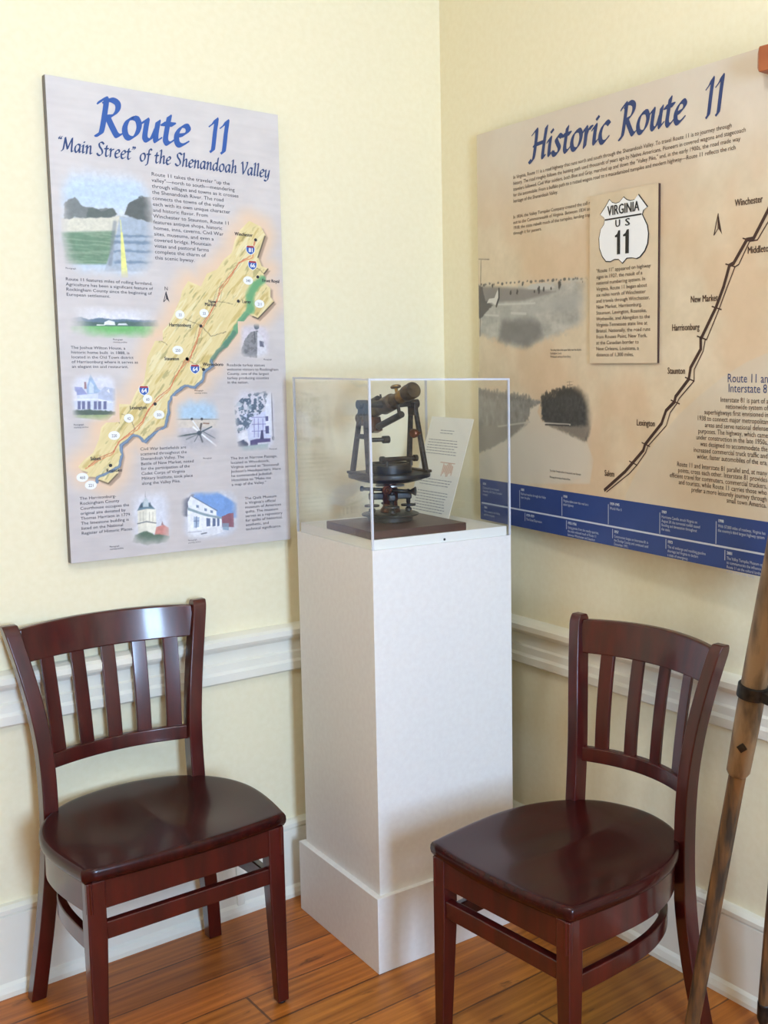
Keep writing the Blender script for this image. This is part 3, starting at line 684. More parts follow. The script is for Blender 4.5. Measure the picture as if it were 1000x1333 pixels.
def pic_house(C):
    S = Can(C.u, C.v, np.zeros_like(C.c)); A = lambda *p: UV(LP, fb, p); u, v = C.u, C.v
    S.c[:] = np.array([216, 218, 230])/255
    S.poly(A((90, 830), (500, 820), (500, 1040), (90, 1040)), (206, 214, 232), .002)
    S.poly(A((120, 810), (190, 815), (240, 880), (130, 890)), (140, 148, 196), .001); S.poly(A((90, 830), (140, 860), (150, 940), (90, 940)), (224, 226, 236), .001)
    S.poly(A((230, 830), (268, 690), (340, 830), (370, 850), (340, 870), (240, 880)), (150, 176, 208), .001); S.poly(A((255, 800), (270, 760), (300, 800), (300, 870), (255, 870)), (196, 212, 230), .001)
    S.poly(A((210, 765), (228, 765), (235, 830), (212, 830)), (150, 112, 118), .001); S.poly(A((340, 870), (400, 810), (500, 830), (500, 940), (340, 930)), (178, 188, 214), .001)
    S.poly(A((420, 850), (440, 830), (450, 870)), (240, 242, 246), .001)
    S.line(A((150, 930), (330, 925), (480, 960)), .002, (232, 236, 244))
    for x in (165, 205, 255, 315, 355, 405): S.poly(A((x-15, 945), (x+14, 945), (x+14, 1020), (x-15, 1020)), (92, 98, 140), .0007)
    S.poly(A((100, 1030), (250, 1022), (500, 1040), (500, 1075), (100, 1078)), (66, 84, 72), .002, 1, .002)
    S.poly(A((100, 1075), (480, 1070), (420, 1130), (250, 1110), (100, 1100)), (138, 160, 104), .001); S.poly(A((100, 1100), (260, 1110), (400, 1150), (100, 1150)), (214, 214, 214), .002)
    return S
def pic_tower(C):
    S = Can(C.u, C.v, np.zeros_like(C.c)); A = lambda *p: UV(LP, fc, p); u, v = C.u, C.v
    S.c[:] = np.array([214, 216, 226])/255
    S.poly(A((170, 205), (240, 190), (310, 195), (315, 375), (240, 385), (175, 375)), (222, 218, 200), .001)
    S.poly(A((240, 190), (310, 195), (315, 375), (240, 385)), (238, 234, 216), .001)
    for x in (190, 215, 262, 288): S.line(A((x, 215), (x, 285)), .0014, (176, 168, 150), .0007, .7)
    S.line(A((170, 305), (240, 288), (312, 300)), .0024, (110, 116, 120)); S.poly(A((168, 205), (190, 160), (232, 118), (275, 160), (305, 192), (240, 190)), (92, 122, 138), .001)
    S.poly(A((212, 175), (216, 125), (232, 98), (252, 125), (256, 175)), (186, 200, 206), .001); S.line(A((230, 100), (230, 55)), .0012, (120, 126, 134)); S.poly(A((186, 185), (200, 140), (212, 180)), (58, 78, 92), .001); S.poly(A((255, 170), (265, 135), (280, 180)), (66, 84, 96), .001)
    S.poly(A((300, 395), (315, 330), (370, 312), (410, 335), (412, 400)), (206, 128, 116), .0015); S.poly(A((350, 315), (360, 285), (372, 315)), (150, 120, 120), .001)
    S.poly(A((130, 440), (150, 390), (240, 360), (300, 385), (420, 395), (420, 440), (250, 470)), (74, 98, 78), .002, 1, .003, 3)
    return S
def pic_white(C):
    S = Can(C.u, C.v, np.zeros_like(C.c)); A = lambda *p: UV(LP, fc, p); u, v = C.u, C.v
    S.c[:] = np.array([200, 204, 216])/255
    S.poly(A((560, 60), (780, 60), (930, 150), (930, 260), (800, 260), (600, 100)), (110, 152, 214), .004)
    S.poly(A((500, 120), (600, 80), (580, 180), (550, 250), (510, 240)), (70, 76, 96), .003, .95, .003)
    S.poly(A((555, 140), (580, 88), (775, 200), (775, 245), (560, 190)), (234, 238, 244), .0008); S.line(A((580, 90), (780, 205)), .0022, (90, 110, 136))
    for x, y in ((630, 170), (692, 195), (738, 210)): S.poly(A((x-10, y-10), (x+10, y-6), (x+10, y+14), (x-10, y+10)), (110, 130, 160), .0006)
    S.poly(A((552, 190), (690, 235), (815, 262), (815, 330), (690, 345), (555, 375)), (240, 242, 246), .0008); S.poly(A((552, 178), (690, 228), (820, 255), (815, 268), (690, 246), (555, 200)), (136, 158, 166), .0008)
    S.poly(A((600, 250), (645, 255), (640, 330), (602, 335)), (164, 182, 206), .0007); S.line(A((622, 250), (620, 335)), .0018, (86, 104, 140)); S.line(A((602, 285), (642, 282)), .0014, (86, 104, 140))
    for a, b in ((698, 728), (745, 768), (780, 798)): S.poly(A((a, 260), (b, 264), (b, 322), (a, 326)), (84, 100, 136), .0007)
    S.poly(A((815, 250), (870, 225), (905, 220), (910, 330), (820, 330)), (132, 78, 92), .001, 1, .001); S.poly(A((820, 300), (870, 300), (870, 355), (825, 350)), (120, 150, 172), .001, .8)
    S.poly(A((555, 360), (690, 345), (800, 320), (830, 365), (700, 410), (555, 410)), (226, 228, 234), .001); S.line(A((556, 372), (660, 362)), .0012, (150, 152, 164)); S.line(A((660, 382), (700, 374)), .002, (60, 66, 84))
    return S
def pic_cannon(C):
    S = Can(C.u, C.v, np.zeros_like(C.c)); A = lambda *p: UV(LP, fd, p); u, v = C.u, C.v; n = fbm(u, v, .015, 7)
    S.c[:] = np.array([196, 190, 194])/255; S.c += (n[..., None]-.5)*.08
    S.poly(A((20, 110), (460, 110), (460, 300), (20, 300)), (166, 198, 222), .004, .95); S.poly(A((20, 305), (460, 305), (460, 380), (20, 380)), (208, 196, 182), .003)
    S.line(A((60, 306), (440, 306)), .0016, (96, 106, 104)); S.poly(A((60, 440), (460, 400), (450, 560), (250, 640), (60, 500)), (160, 158, 164), .010, .7)
    for p, q, w, c in (((75, 455), (260, 425), .0040, (74, 86, 88)), ((150, 480), (260, 430), .003, (120, 124, 128)), ((260, 425), (370, 370), .0034, (70, 86, 94)), ((265, 430), (290, 500), .004, (86, 92, 98)), ((265, 420), (280, 345), .0050, (84, 74, 70)), ((200, 310), (265, 400), .0022, (232, 234, 236)), ((210, 372), (262, 415), .0040, (240, 240, 240)), ((285, 435), (410, 535), .0036, (238, 240, 242)), ((300, 415), (400, 470), .002, (96, 104, 108)), ((262, 425), (220, 500), .002, (100, 106, 112))):
        S.line(A(p, q), w, c)
    for x in (198, 285): S.blob(A((x, 303))[0], .0035, .0035, (52, 56, 64))
    S.blob(A((262, 425))[0], .006, .006, (54, 66, 76), 1, .6); S.line(A((300, 340), (345, 342)), .003, (132, 96, 74))
    return S
def pic_inn(C):
    S = Can(C.u, C.v, np.zeros_like(C.c)); A = lambda *p: UV(LP, fd, p); u, v = C.u, C.v
    S.c[:] = np.array([210, 208, 218])/255; n = fbm(u, v, .007, 11, 3); n2 = fbm(u, v, .011, 17, 3)
    S.poly(A((640, 260), (830, 240), (885, 60), (890, 460), (690, 500)), (204, 208, 232), .001)
    S.poly(A((835, 120), (885, 60), (892, 450), (840, 430)), (228, 230, 240), .001)
    for x in (740, 775, 815): S.line(A((x, 300), (x, 460)), .002, (116, 116, 176), .0007, .8)
    for y in (290, 350, 410): S.line(A((720, y), (840, y-4)), .0015, (120, 120, 176), .0007, .8)
    S.poly(A((836, 280), (860, 278), (862, 320), (838, 322)), (86, 86, 130), .0007); S.poly(A((836, 365), (866, 362), (868, 428), (838, 430)), (70, 72, 116), .0007)
    tm = inside(u, v, A((570, 190), (620, 130), (700, 80), (800, 70), (860, 50), (840, 180), (790, 260), (730, 300), (690, 380), (600, 430), (575, 330)))
    S.blend(tm*smooth(n, .42, .56)*.92, (66, 84, 104)); S.blend(tm*smooth(n2, .55, .68)*.6, (150, 170, 180))
    S.poly(A((590, 500), (650, 480), (690, 520), (680, 545), (600, 545)), (62, 70, 92), .002, 1, .002); S.poly(A((705, 490), (760, 475), (880, 470), (880, 500), (770, 510), (770, 530), (705, 535)), (74, 66, 110), .0015)
    S.poly(A((790, 480), (800, 400), (815, 400), (825, 480)), (56, 56, 92), .001); S.line(A((890, 80), (905, 465)), .0022, (66, 66, 84)); S.poly(A((580, 545), (860, 515), (860, 570), (600, 590)), (136, 162, 160), .003, .8)
    S.blob(A((905, 470))[0], .004, .006, (70, 76, 90)); S.poly(A((600, 440), (680, 400), (690, 500), (650, 480), (595, 500)), (226, 226, 234), .002)
    return S
def pic_statue(C):
    S = Can(C.u, C.v, np.zeros_like(C.c)); A = lambda *p: UV(LP, z5, p); u, v = C.u, C.v; n = fbm(u, v, .006, 5)
    S.c[:] = np.array([208, 200, 208])/255
    S.poly(A((700, 950), (730, 850), (770, 800), (820, 790), (815, 980), (720, 970)), (128, 128, 132), .0015, 1, .002); S.blend(smooth(n, .5, .62)*inside(u, v, A((700, 950), (730, 850), (770, 800), (820, 790), (815, 980), (720, 970)))*.6, (88, 90, 94))
    S.poly(A((815, 800), (850, 830), (895, 970), (815, 985)), (214, 212, 218), .001); S.poly(A((830, 860), (860, 868), (862, 905), (832, 900)), (96, 98, 116), .0008); S.line(A((850, 862), (862, 900)), .001, (180, 180, 190))
    S.blob(A((810, 762))[0], .0075, .0085, (78, 90, 104), 1, .3, .3); S.line(A((795, 800), (800, 870)), .003, (60, 66, 72), .001, .7)
    return S
PICS_L = [('road', pic_road, P4(LP, fa, 110, 130, 880, 1010), .012), ('farm', pic_farm, P4(LP, fb, 60, 60, 930, 365), .010), ('house', pic_house, P4(LP, fb, 85, 670, 520, 1140), .007),
          ('tower', pic_tower, P4(LP, fc, 110, 30, 440, 480), .010), ('white', pic_white, P4(LP, fc, 500, 50, 950, 415), .008), ('cannon', pic_cannon, P4(LP, fd, 50, 105, 445, 590), .010),
          ('inn', pic_inn, P4(LP, fd, 560, 20, 930, 600), .008), ('statue', pic_statue, P4(LP, z5, 690, 735, 905, 990), .006)]
# --- right panel
ARC = UV(RP, z4, [(1010, 148), (930, 182), (850, 232), (770, 296), (700, 360), (640, 432), (590, 500), (550, 570), (524, 630)])
ARCP = ARC + [(ARC[-1][0], -.1), (1.7, -.1), (1.7, ARC[0][1]+.12)]
BT = [tuple(RP.uv(z4(*p))) for p in ((37, 590), (1000, 690))]; BANDV = (BT[0][1]+BT[1][1])/2
BM = [tuple(RP.uv(z4(*p))) for p in ((43, 671), (1000, 800))]; MIDV = (BM[0][1]+BM[1][1])/2
CARD = UV(RP, z3, [(413, 528), (642, 484)]) + UV(RP, z4, [(630, 185), (410, 188)])
def base_right(u, v):
    n = fbm(u, v, .06, 13); n2 = fbm(u, v, .012, 19, 3); n3 = fbm(u, v, .18, 23)
    c = np.stack([199+n*22+n2*8, 181+n*22+n2*8, 150+n*24+n2*8], -1)/255
    k = (smooth(n3, .35, .65)*.5)[..., None]; c = c*(1-k) + np.array([206, 172, 136])/255*k
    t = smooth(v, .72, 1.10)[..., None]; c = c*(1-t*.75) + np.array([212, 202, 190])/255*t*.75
    C = Can(u, v, c); C.poly(ARCP, (204, 192, 172), .002, .62)
    e = smooth(-u, -.03, 0)[..., None]*.25; C.c = C.c*(1-e) + np.array([210, 196, 160])/255*e
    return C.c
def pic_field(C):
    S = Can(C.u, C.v, C.c.copy()); A = lambda *p: UV(RP, fe, p); u, v = C.u, C.v; n = fbm(u, v*2, .05, 3); n2 = fbm(u, v, .012, 8)
    g = np.stack([128+n*60+n2*20]*3, -1)/255*np.array([1, .99, .94])
    top = A((40, 300), (120, 290), (230, 320), (300, 300), (390, 285), (460, 300), (540, 270), (620, 250), (700, 250), (800, 235), (920, 235)); reg = top + A((925, 560), (800, 640), (560, 740), (380, 800), (200, 740), (50, 700))
    d = segd(u, v, reg, True); sd = np.where(inside(u, v, reg), d, -d)
    S.blend(smooth(sd+(n2-.5)*.02, -.006, .022), g)
    S.poly(A((40, 310), (200, 315), (420, 330), (640, 350), (400, 420), (40, 440)), (118, 112, 108), .006, .75)
    S.poly(A((230, 560), (500, 570), (540, 680), (420, 790), (200, 720)), (104, 102, 100), .016, .75, .006)
    S.poly(A((420, 320), (450, 295), (560, 282), (640, 318), (560, 335), (430, 332)), (188, 186, 178), .0015, .95)
    S.poly(A((740, 250), (860, 245), (900, 262), (820, 275), (740, 268)), (180, 180, 170), .002, .8)
    S.poly(A((90, 560), (420, 460), (840, 360), (880, 460), (500, 520), (300, 560)), (166, 166, 160), .012, .55)
    for a, b, w in (((200, 450), (480, 440), .003), ((300, 515), (410, 520), .005), ((100, 530), (200, 535), .004)): S.line(A(a, b), w, (196, 196, 188), .003, .8)
    for x, y, r in ((510, 335, .010), (548, 330, .008), (668, 298, .012), (604, 328, .005), (385, 290, .007), (477, 350, .005), (345, 355, .008), (295, 360, .007), (155, 305, .006), (740, 250, .003), (790, 248, .003), (845, 275, .003), (880, 258, .004)):
        S.blob(A((x, y))[0], r*.6, r*.85, (60, 57, 54), .9, .7, 1.2, .006)
    for x in (90, 230, 450, 535, 620, 706, 908): S.blob(A((x, 302-(x-90)*.075))[0], .006, .004, (80, 76, 72), .8, .7)
    S.poly(A((50, 300), (75, 320), (100, 420), (160, 460), (80, 540), (50, 560)), (84, 80, 78), .003, .9, .004); S.poly(A((112, 440), (130, 405), (170, 400), (195, 335), (205, 380), (178, 455), (150, 435)), (206, 204, 196), .001); S.line(A((205, 330), (205, 400), (185, 462)), .006, (60, 58, 56), .002)
    for k_ in range(26): S.blob(A((70+k_*32, 296-k_*1.9+4*math.sin(k_*2.7)))[0], .0045, .0030, (92, 88, 84), .75, .9, 1.2, .005, k_)
    S.line(A((67, 100), (60, 690)), .0028, (92, 82, 72), .0008, .9); S.line(A((50, 102), (130, 104)), .0028, (112, 98, 84), .0008, .9)
    return S
def pic_dirtroad(C):
    S = Can(C.u, C.v, C.c.copy()); A = lambda *p: UV(RP, ff, p); u, v = C.u, C.v; n = fbm(u, v, .02, 5); n2 = fbm(u, v, .007, 9, 3); n3 = fbm(u*2.5, v*.6, .02, 12)
    reg = A((50, 400), (930, 400), (930, 760), (880, 890), (50, 880)); d = segd(u, v, reg, True); sd = np.where(inside(u, v, reg), d, -d)
    S.blend(smooth(sd, 0, .05)*.65, (196, 188, 172))
    S.poly(A((50, 660), (140, 600), (430, 400), (440, 310), (520, 262), (500, 330), (530, 400), (620, 450), (880, 570), (930, 700), (900, 880), (50, 880)), (208, 200, 184), .004, .75)
    L1 = A((44, 150), (90, 160), (130, 175), (200, 190), (300, 205), (420, 225), (520, 240), (525, 262), (445, 305), (430, 395), (300, 520), (140, 610), (44, 650))
    d = segd(u, v, L1, True); sd = np.where(inside(u, v, L1), d, -d); g = np.stack([92+n*50+n3*26]*3, -1)/255*np.array([1, .98, .93]); S.blend(smooth(sd+(n2-.5)*.012, -.004, .006)*.96, g)
    S.poly(A((44, 440), (420, 425), (300, 520), (140, 605), (44, 640)), (138, 132, 122), .006, .75, .003); S.line(A((200, 442), (440, 408)), .004, (186, 180, 166), .002, .85)
    R1 = A((525, 240), (560, 215), (640, 200), (660, 155), (740, 150), (800, 130), (818, 60), (835, 140), (880, 170), (930, 210), (940, 380), (880, 560), (720, 490), (560, 420), (530, 380))
    d = segd(u, v, R1, True); sd = np.where(inside(u, v, R1), d, -d); g = np.stack([44+n2*30]*3, -1)/255; S.blend(smooth(sd+(n2-.5)*.012, -.004, .008)*np.clip(smooth(-u, -A((940, 300))[0][0], -A((830, 300))[0][0])+.15, 0, 1), g)
    S.poly(A((560, 425), (760, 440), (900, 440), (860, 560), (740, 500)), (140, 130, 116), .006, .8, .003); S.line(A((545, 415), (750, 428)), .0035, (206, 200, 186), .0015, .8); S.line(A((560, 428), (740, 434)), .003, (44, 42, 40), .001, .9)
    S.line(A((745, 95), (750, 190)), .002, (104, 92, 80), .0007, .9); S.line(A((725, 102), (775, 98)), .0018, (104, 92, 80), .0007, .9); S.line(A((727, 126), (770, 122)), .0018, (104, 92, 80), .0007, .9)
    S.poly(A((795, 170), (808, 110), (818, 55), (830, 115), (850, 170)), (58, 56, 52), .0015, .9, .002)
    for k_ in range(14): S.blob(A((540+k_*27, 225-55*math.sin(k_*.22)-9*math.sin(k_*2.3)))[0], .009, .011, (52, 50, 48), .85, .8, .9, .006, k_)
    for k_ in range(18): S.blob(A((60+k_*22, 172+k_*3.2+8*math.sin(k_*1.9)))[0], .007, .010, (112, 108, 102), .7, .9, .9, .006, k_)
    return S
PICS_R = [('field', pic_field, P4(RP, fe, 55, 60, 905, 830), .004), ('dirt_road', pic_dirtroad, P4(RP, ff, 55, 30, 960, 878), .004)]

def to_lin(c):
    c = np.clip(c, 0, 1); return np.where(c <= .04045, c/12.92, ((c+.055)/1.055)**2.4)
def grid_obj(name, parent, u0, u1, v0, v1, step, colour, depth=0.0, mask=None, thick=0):
    nu = max(2, int((u1-u0)/step)+1); nv = max(2, int((v1-v0)/step)+1)
    U, V = np.meshgrid(np.linspace(u0, u1, nu), np.linspace(v0, v1, nv)); c = colour(U, V)
    co = np.stack([U, np.full_like(U, -depth), V], -1).reshape(-1, 3)
    i = np.arange(nu*nv).reshape(nv, nu); q = np.stack([i[:-1, :-1], i[:-1, 1:], i[1:, 1:], i[1:, :-1]], -1).reshape(-1, 4)
    if mask is not None:
        mk = mask(U, V).reshape(-1); q = q[mk[q].all(1)]
        used = np.unique(q); mp = np.full(nu*nv, -1); mp[used] = np.arange(len(used)); co = co[used]; q = mp[q]; c = c.reshape(-1, 3)[used]
    nvx = len(co); cc = np.concatenate([to_lin(c.reshape(-1, 3)), np.ones((nvx, 1))], 1)
    quads = q
    if thick:
        # solid sheet: back and sides from the rectangle's corners
        cr = [(u0, thick, v0), (u1, thick, v0), (u1, thick, v1), (u0, thick, v1), (u0, -depth, v0), (u1, -depth, v0), (u1, -depth, v1), (u0, -depth, v1)]
        co = np.concatenate([co, np.array(cr)]); cc = np.concatenate([cc, np.tile([.22, .20, .21, 1], (8, 1))]); b = nvx
        sides = np.array([[b+3, b+2, b+1, b], [b, b+1, b+5, b+4], [b+1, b+2, b+6, b+5], [b+2, b+3, b+7, b+6], [b+3, b, b+4, b+7]]); quads = np.concatenate([quads, sides])
    me = bpy.data.meshes.new(name); me.vertices.add(len(co)); me.vertices.foreach_set('co', co.astype(np.float32).reshape(-1))
    me.loops.add(quads.size); me.loops.foreach_set('vertex_index', quads.astype(np.int32).reshape(-1))
    me.polygons.add(len(quads)); me.polygons.foreach_set('loop_start', np.arange(0, quads.size, 4, dtype=np.int32))
    if thick:
        mi = np.zeros(len(quads), np.int32); mi[-5:] = 1; 
    me.update(calc_edges=True); me.validate()
    at = me.color_attributes.new('print', 'FLOAT_COLOR', 'POINT'); at.data.foreach_set('color', cc.astype(np.float32).reshape(-1))
    me.materials.append(M['print'])
    if thick:
        me.materials.append(M['panel_edge']); me.polygons.foreach_set('material_index', mi)
    o = bpy.data.objects.new(name, me); col.objects.link(o); o.parent = parent
    return o

# --- lettering
_fc = bpy.data.curves.new('type', 'FONT'); _fo = bpy.data.objects.new('type', _fc)
_cache = {}
def glyphs(s):
    """outline mesh of a line of plain type, one unit high em: (verts, faces, width)"""
    if s not in _cache:
        _fc.body = s; _fc.size = 1; _fc.resolution_u = 2
        me = bpy.data.meshes.new_from_object(_fo); v = [tuple(x.co[:2]) for x in me.vertices]; f = [tuple(p.vertices) for p in me.polygons]
        bpy.data.meshes.remove(me); _cache[s] = (v, f, max([a[0] for a in v] or [1]))
    return _cache[s]
class Text:
    def __init__(s): s.v = []; s.f = []; s.n = 0
    def put(s, vs, fs):
        b = len(s.v); s.n = (s.n+1) % 12; s.v += [(x, y, s.n*.000012) for x, y in vs]; s.f += [tuple(i+b for i in q) for q in fs]
    def line(s, txt, u, v, size, wide=.78, align='L', shear=0, width=None, bold=0):
        gv, gf, w = glyphs(txt); k = size*wide if width is None else width/w
        off = 0 if align == 'L' else (-w*k if align == 'R' else -w*k/2)
        for dx in ([0] if not bold else [-bold, 0, bold]):
            s.put([(u+off+dx+x*k+y*size*shear, v+y*size) for x, y in gv], gf)
    def build(s, name, mat, parent, depth=.0006):
        me = bpy.data.meshes.new(name); me.from_pydata([(a, -depth-e, b) for a, b, e in s.v], [], s.f); me.materials.append(M[mat])
        o = bpy.data.objects.new(name, me); col.objects.link(o); o.parent = parent; return o
def para(P, lines, first, last, ref, mat='ink', name='paragraph', parent=None, align='L', size_k=1.18, wide=None, depth=.0006):
    """lines of type from the first to the last baseline; ref=(line index, far end) fixes the set width"""
    a, b = P.uv(first), P.uv(last); n = len(lines); dv = (b[1]-a[1])/(n-1) if n > 1 else 0
    u0 = (a[0]+b[0])/2; size = abs(dv)*size_k*.74 if n > 1 else .01
    w = glyphs(lines[ref[0]])[2]; e = P.uv(ref[1]); k = abs(e[0]-u0)/w/size
    t = Text()
    for i, s in enumerate(lines): t.line(s, u0, a[1]+dv*i, size, k, align)
    return t.build(name, mat, parent, depth)
# broad-nib italic letters: each a list of pen strokes
PEN = {
 'R': ([[(-.06, .88), (.02, .97), (.14, .98), (.13, .5), (.08, .03), (-.04, -.03)], [(.10, .93), (.30, 1.01), (.50, .93), (.52, .74), (.38, .56), (.16, .50)], [(.22, .52), (.42, .22), (.58, .02), (.70, .06)]], .74),
 'o': ([[(.30, .60), (.12, .52), (.03, .28), (.10, .05), (.26, .0), (.42, .14), (.48, .38), (.40, .57), (.27, .60)]], .58),
 'u': ([[(-.02, .50), (.10, .60), (.09, .35), (.09, .08), (.20, .01), (.34, .14), (.44, .42)], [(.47, .60), (.44, .25), (.46, .03), (.58, .10)]], .62),
 't': ([[(.17, .80), (.13, .40), (.12, .10), (.22, .0), (.36, .10)], [(-.02, .56), (.34, .58)]], .40),
 'e': ([[(.08, .28), (.30, .34), (.42, .48), (.34, .60), (.18, .55), (.05, .34), (.08, .08), (.22, .0), (.42, .11)]], .50),
 '1': ([[(-.02, .78), (.10, .88), (.20, 1.0), (.18, .6), (.16, .02), (.10, -.01)]], .42),
 'H': ([[(-.06, .90), (.04, .97), (.14, .98), (.13, .5), (.08, .04), (-.06, -.05), (-.12, .0)], [(.66, 1.02), (.60, .5), (.58, .05), (.68, .03)], [(.06, .50), (.62, .54)]], .80),
 'i': ([[(-.02, .50), (.10, .60), (.08, .30), (.10, .04), (.23, .10)], [(.14, .84), (.18, .80)]], .28),
 's': ([[(.38, .54), (.24, .61), (.11, .50), (.20, .34), (.31, .18), (.22, .02), (.06, .0), (-.02, .09)]], .44),
 'r': ([[(-.02, .50), (.10, .60), (.09, .0)], [(.10, .32), (.20, .54), (.36, .58)]], .42),
 'c': ([[(.42, .53), (.30, .61), (.12, .50), (.04, .25), (.12, .03), (.27, .0), (.42, .11)]], .48),
 'M': ([[(-.10, .0), (.02, .08), (.10, .5), (.16, .98)], [(.16, .98), (.28, .55), (.40, .16)], [(.40, .16), (.58, .6), (.76, 1.0)], [(.76, 1.0), (.76, .5), (.76, .04), (.88, .06)]], .96),
 'a': ([[(.44, .56), (.28, .61), (.10, .48), (.03, .22), (.12, .02), (.26, .06), (.42, .36)], [(.46, .60), (.43, .25), (.45, .03), (.57, .10)]], .60),
 'n': ([[(-.02, .50), (.10, .60), (.08, .0)], [(.09, .32), (.25, .55), (.40, .58), (.41, .30), (.42, .04), (.54, .08)]], .58),
 'S': ([[(.54, .88), (.36, 1.0), (.14, .90), (.18, .66), (.38, .46), (.46, .22), (.30, .02), (.10, .02), (-.02, .14)]], .60),
 'f': ([[(.44, .92), (.30, 1.0), (.19, .85), (.15, .3), (.09, -.18), (-.06, -.26)], [(-.02, .57), (.34, .58)]], .34),
 'h': ([[(.0, .95), (.13, 1.02), (.11, .5), (.07, .0)], [(.09, .32), (.25, .55), (.40, .58), (.41, .30), (.42, .04), (.54, .08)]], .58),
 'd': ([[(.44, .56), (.28, .61), (.10, .48), (.03, .22), (.12, .02), (.26, .06), (.42, .36)], [(.50, 1.04), (.45, .4), (.45, .03), (.57, .10)]], .62),
 'V': ([[(-.02, .86), (.10, .98), (.18, .5), (.24, .02)], [(.24, .02), (.50, .5), (.64, .96), (.54, 1.0)]], .66),
 'l': ([[(.0, .95), (.13, 1.02), (.10, .4), (.10, .04), (.22, .09)]], .28),
 'y': ([[(-.02, .50), (.10, .60), (.09, .35), (.09, .08), (.20, .01), (.34, .14), (.44, .42)], [(.47, .60), (.43, .15), (.34, -.20), (.14, -.30), (.0, -.22)]], .58),
 '[': ([[(.12, 1.0), (.04, .90), (.09, .84)], [(.28, 1.0), (.20, .90), (.25, .84)]], .38),
 ']': ([[(.08, .98), (.14, .90), (.05, .80)], [(.24, .98), (.30, .90), (.21, .80)]], .36), ' ': ([], .34)}
def pen_text(t, s, u, v, cap, width, nib=.15, slant=.16, gap=.03):
    total = sum(PEN[c][1]+gap for c in s)-gap; k = width/total; x = u
    ang = math.radians(38); na, nb = (math.cos(ang)*nib/2, math.sin(ang)*nib/2), (-math.sin(ang)*nib*.12, math.cos(ang)*nib*.12)
    cor = [(na[0]+nb[0], na[1]+nb[1]), (-na[0]+nb[0], -na[1]+nb[1]), (-na[0]-nb[0], -na[1]-nb[1]), (na[0]-nb[0], na[1]-nb[1])]
    for c in s:
        strokes, w = PEN[c]
        for st in strokes:
            pts = [(p.x, p.y) for p in cr_spline([(a, b, 0) for a, b in st], 5)]
            for (x0, y0), (x1, y1) in zip(pts[:-1], pts[1:]):
                P8 = [(x0+a, y0+b) for a, b in cor] + [(x1+a, y1+b) for a, b in cor]
                # convex hull of the nib at both ends
                h = []; ps = sorted(set(P8))
                for seq in (ps, ps[::-1]):
                    part_ = []
                    for p in seq:
                        while len(part_) >= 2 and (part_[-1][0]-part_[-2][0])*(p[1]-part_[-2][1])-(part_[-1][1]-part_[-2][1])*(p[0]-part_[-2][0]) <= 0: part_.pop()
                        part_.append(p)
                    h += part_[:-1]
                t.put([(x+(a+b*slant)*k, v+b*cap) for a, b in h], [tuple(range(len(h)))])
        x += (w+gap)*k

# ============ left panel
lp = empty('information_panel', 'upright grey-lilac printed map panel on the left wall, above the five-slat chair', 'information panel', tuple(LP.o), LP.hd)
o = grid_obj('panel_board', lp, 0, LP.w, 0, LP.h, .0028, base_left, thick=LP.th)
def shifted_map(U, V):
    C = Can(U, V, base_left(U, V)); paint_map(C); return C.c
mu0, mu1 = min(p[0] for p in MAPN)-.004, max(p[0] for p in MAPN)+.012; mv0, mv1 = min(p[1] for p in MAPN)-.012, max(p[1] for p in MAPN)+.004
def map_mask(U, V): return (segd(U, V, MAPN, True) < .010) | inside(U, V, MAPN)
rm_ = grid_obj('printed_map', lp, mu0, mu1, mv0, mv1, .0014, shifted_map, .0003, map_mask)
def picture(parent, P, base, fn, rect, f, label, depth=.0004, hard_left=False, lift=.10):
    def colr(U, V):
        C = Can(U, V, base(U, V)); S = fn(C)
        u0, u1, v0, v1 = rect
        if hard_left: u0 -= .12
        if hard_left == 2: v0 -= .2
        x = np.abs((U-(u0+u1)/2)/((u1-u0)/2)); y = np.abs((V-(v0+v1)/2)/((v1-v0)/2)); x = np.where((hard_left > 0) & (U < (u0+u1)/2), 0, x)
        d = (1-(x**4.2+y**4.2)**(1/4.2))*min(u1-u0, v1-v0)/2 + (fbm(U, V, .016, 3)-.5)*f*.9; m = (smooth(d, .0, f*2.8)*.94)[..., None]
        g_ = fbm(U, V, .007, 41, 3)[..., None]; g2_ = fbm(U, V*2.5, .003, 43, 2)[..., None]
        return C.c*(1-m) + (S.c*(1+((g_-.5)*.16+(g2_-.5)*.05)*(lift > 0))*(1-lift)+.86*lift)*m
    g = grid_obj('printed_picture', parent, *rect, .0013, colr, depth); g['label'] = label; return g
PL = {'road': 'picture of a road with a yellow line between fields', 'farm': 'picture of a white barn beyond a green field', 'house': 'picture of a white spired house', 'tower': 'picture of a pale clock tower',
      'white': 'picture of a long white house under blue sky', 'cannon': 'picture of cannon wheel spokes in a field', 'inn': 'picture of a white inn behind a tree', 'statue': 'picture of a stone statue marker'}
for nm, fn, rect, f_ in PICS_L: picture(lp, LP, base_left, fn, rect, f_, PL[nm], .0005 if nm in ('house', 'statue', 'cannon') else .0004)
t = Text(); a = LP.uv((121, 174)); b = LP.uv((306, 197.5)); e1 = LP.uv((247, 190)); s1 = LP.uv((269, 194)); tv = (a[1]+LP.uv((246, 190))[1])/2
capL = LP.uv((125, 127))[1]-LP.uv((122, 174))[1]
pen_text(t, 'Route', a[0]+.012, tv, capL*.98, e1[0]-a[0]-.014, .185); t.build('title_word', 'ink_blue', lp); t = Text(); pen_text(t, '11', s1[0]+.006, tv, capL*.92, b[0]-s1[0]-.020, .185)
t.build('title_word', 'ink_blue', lp)
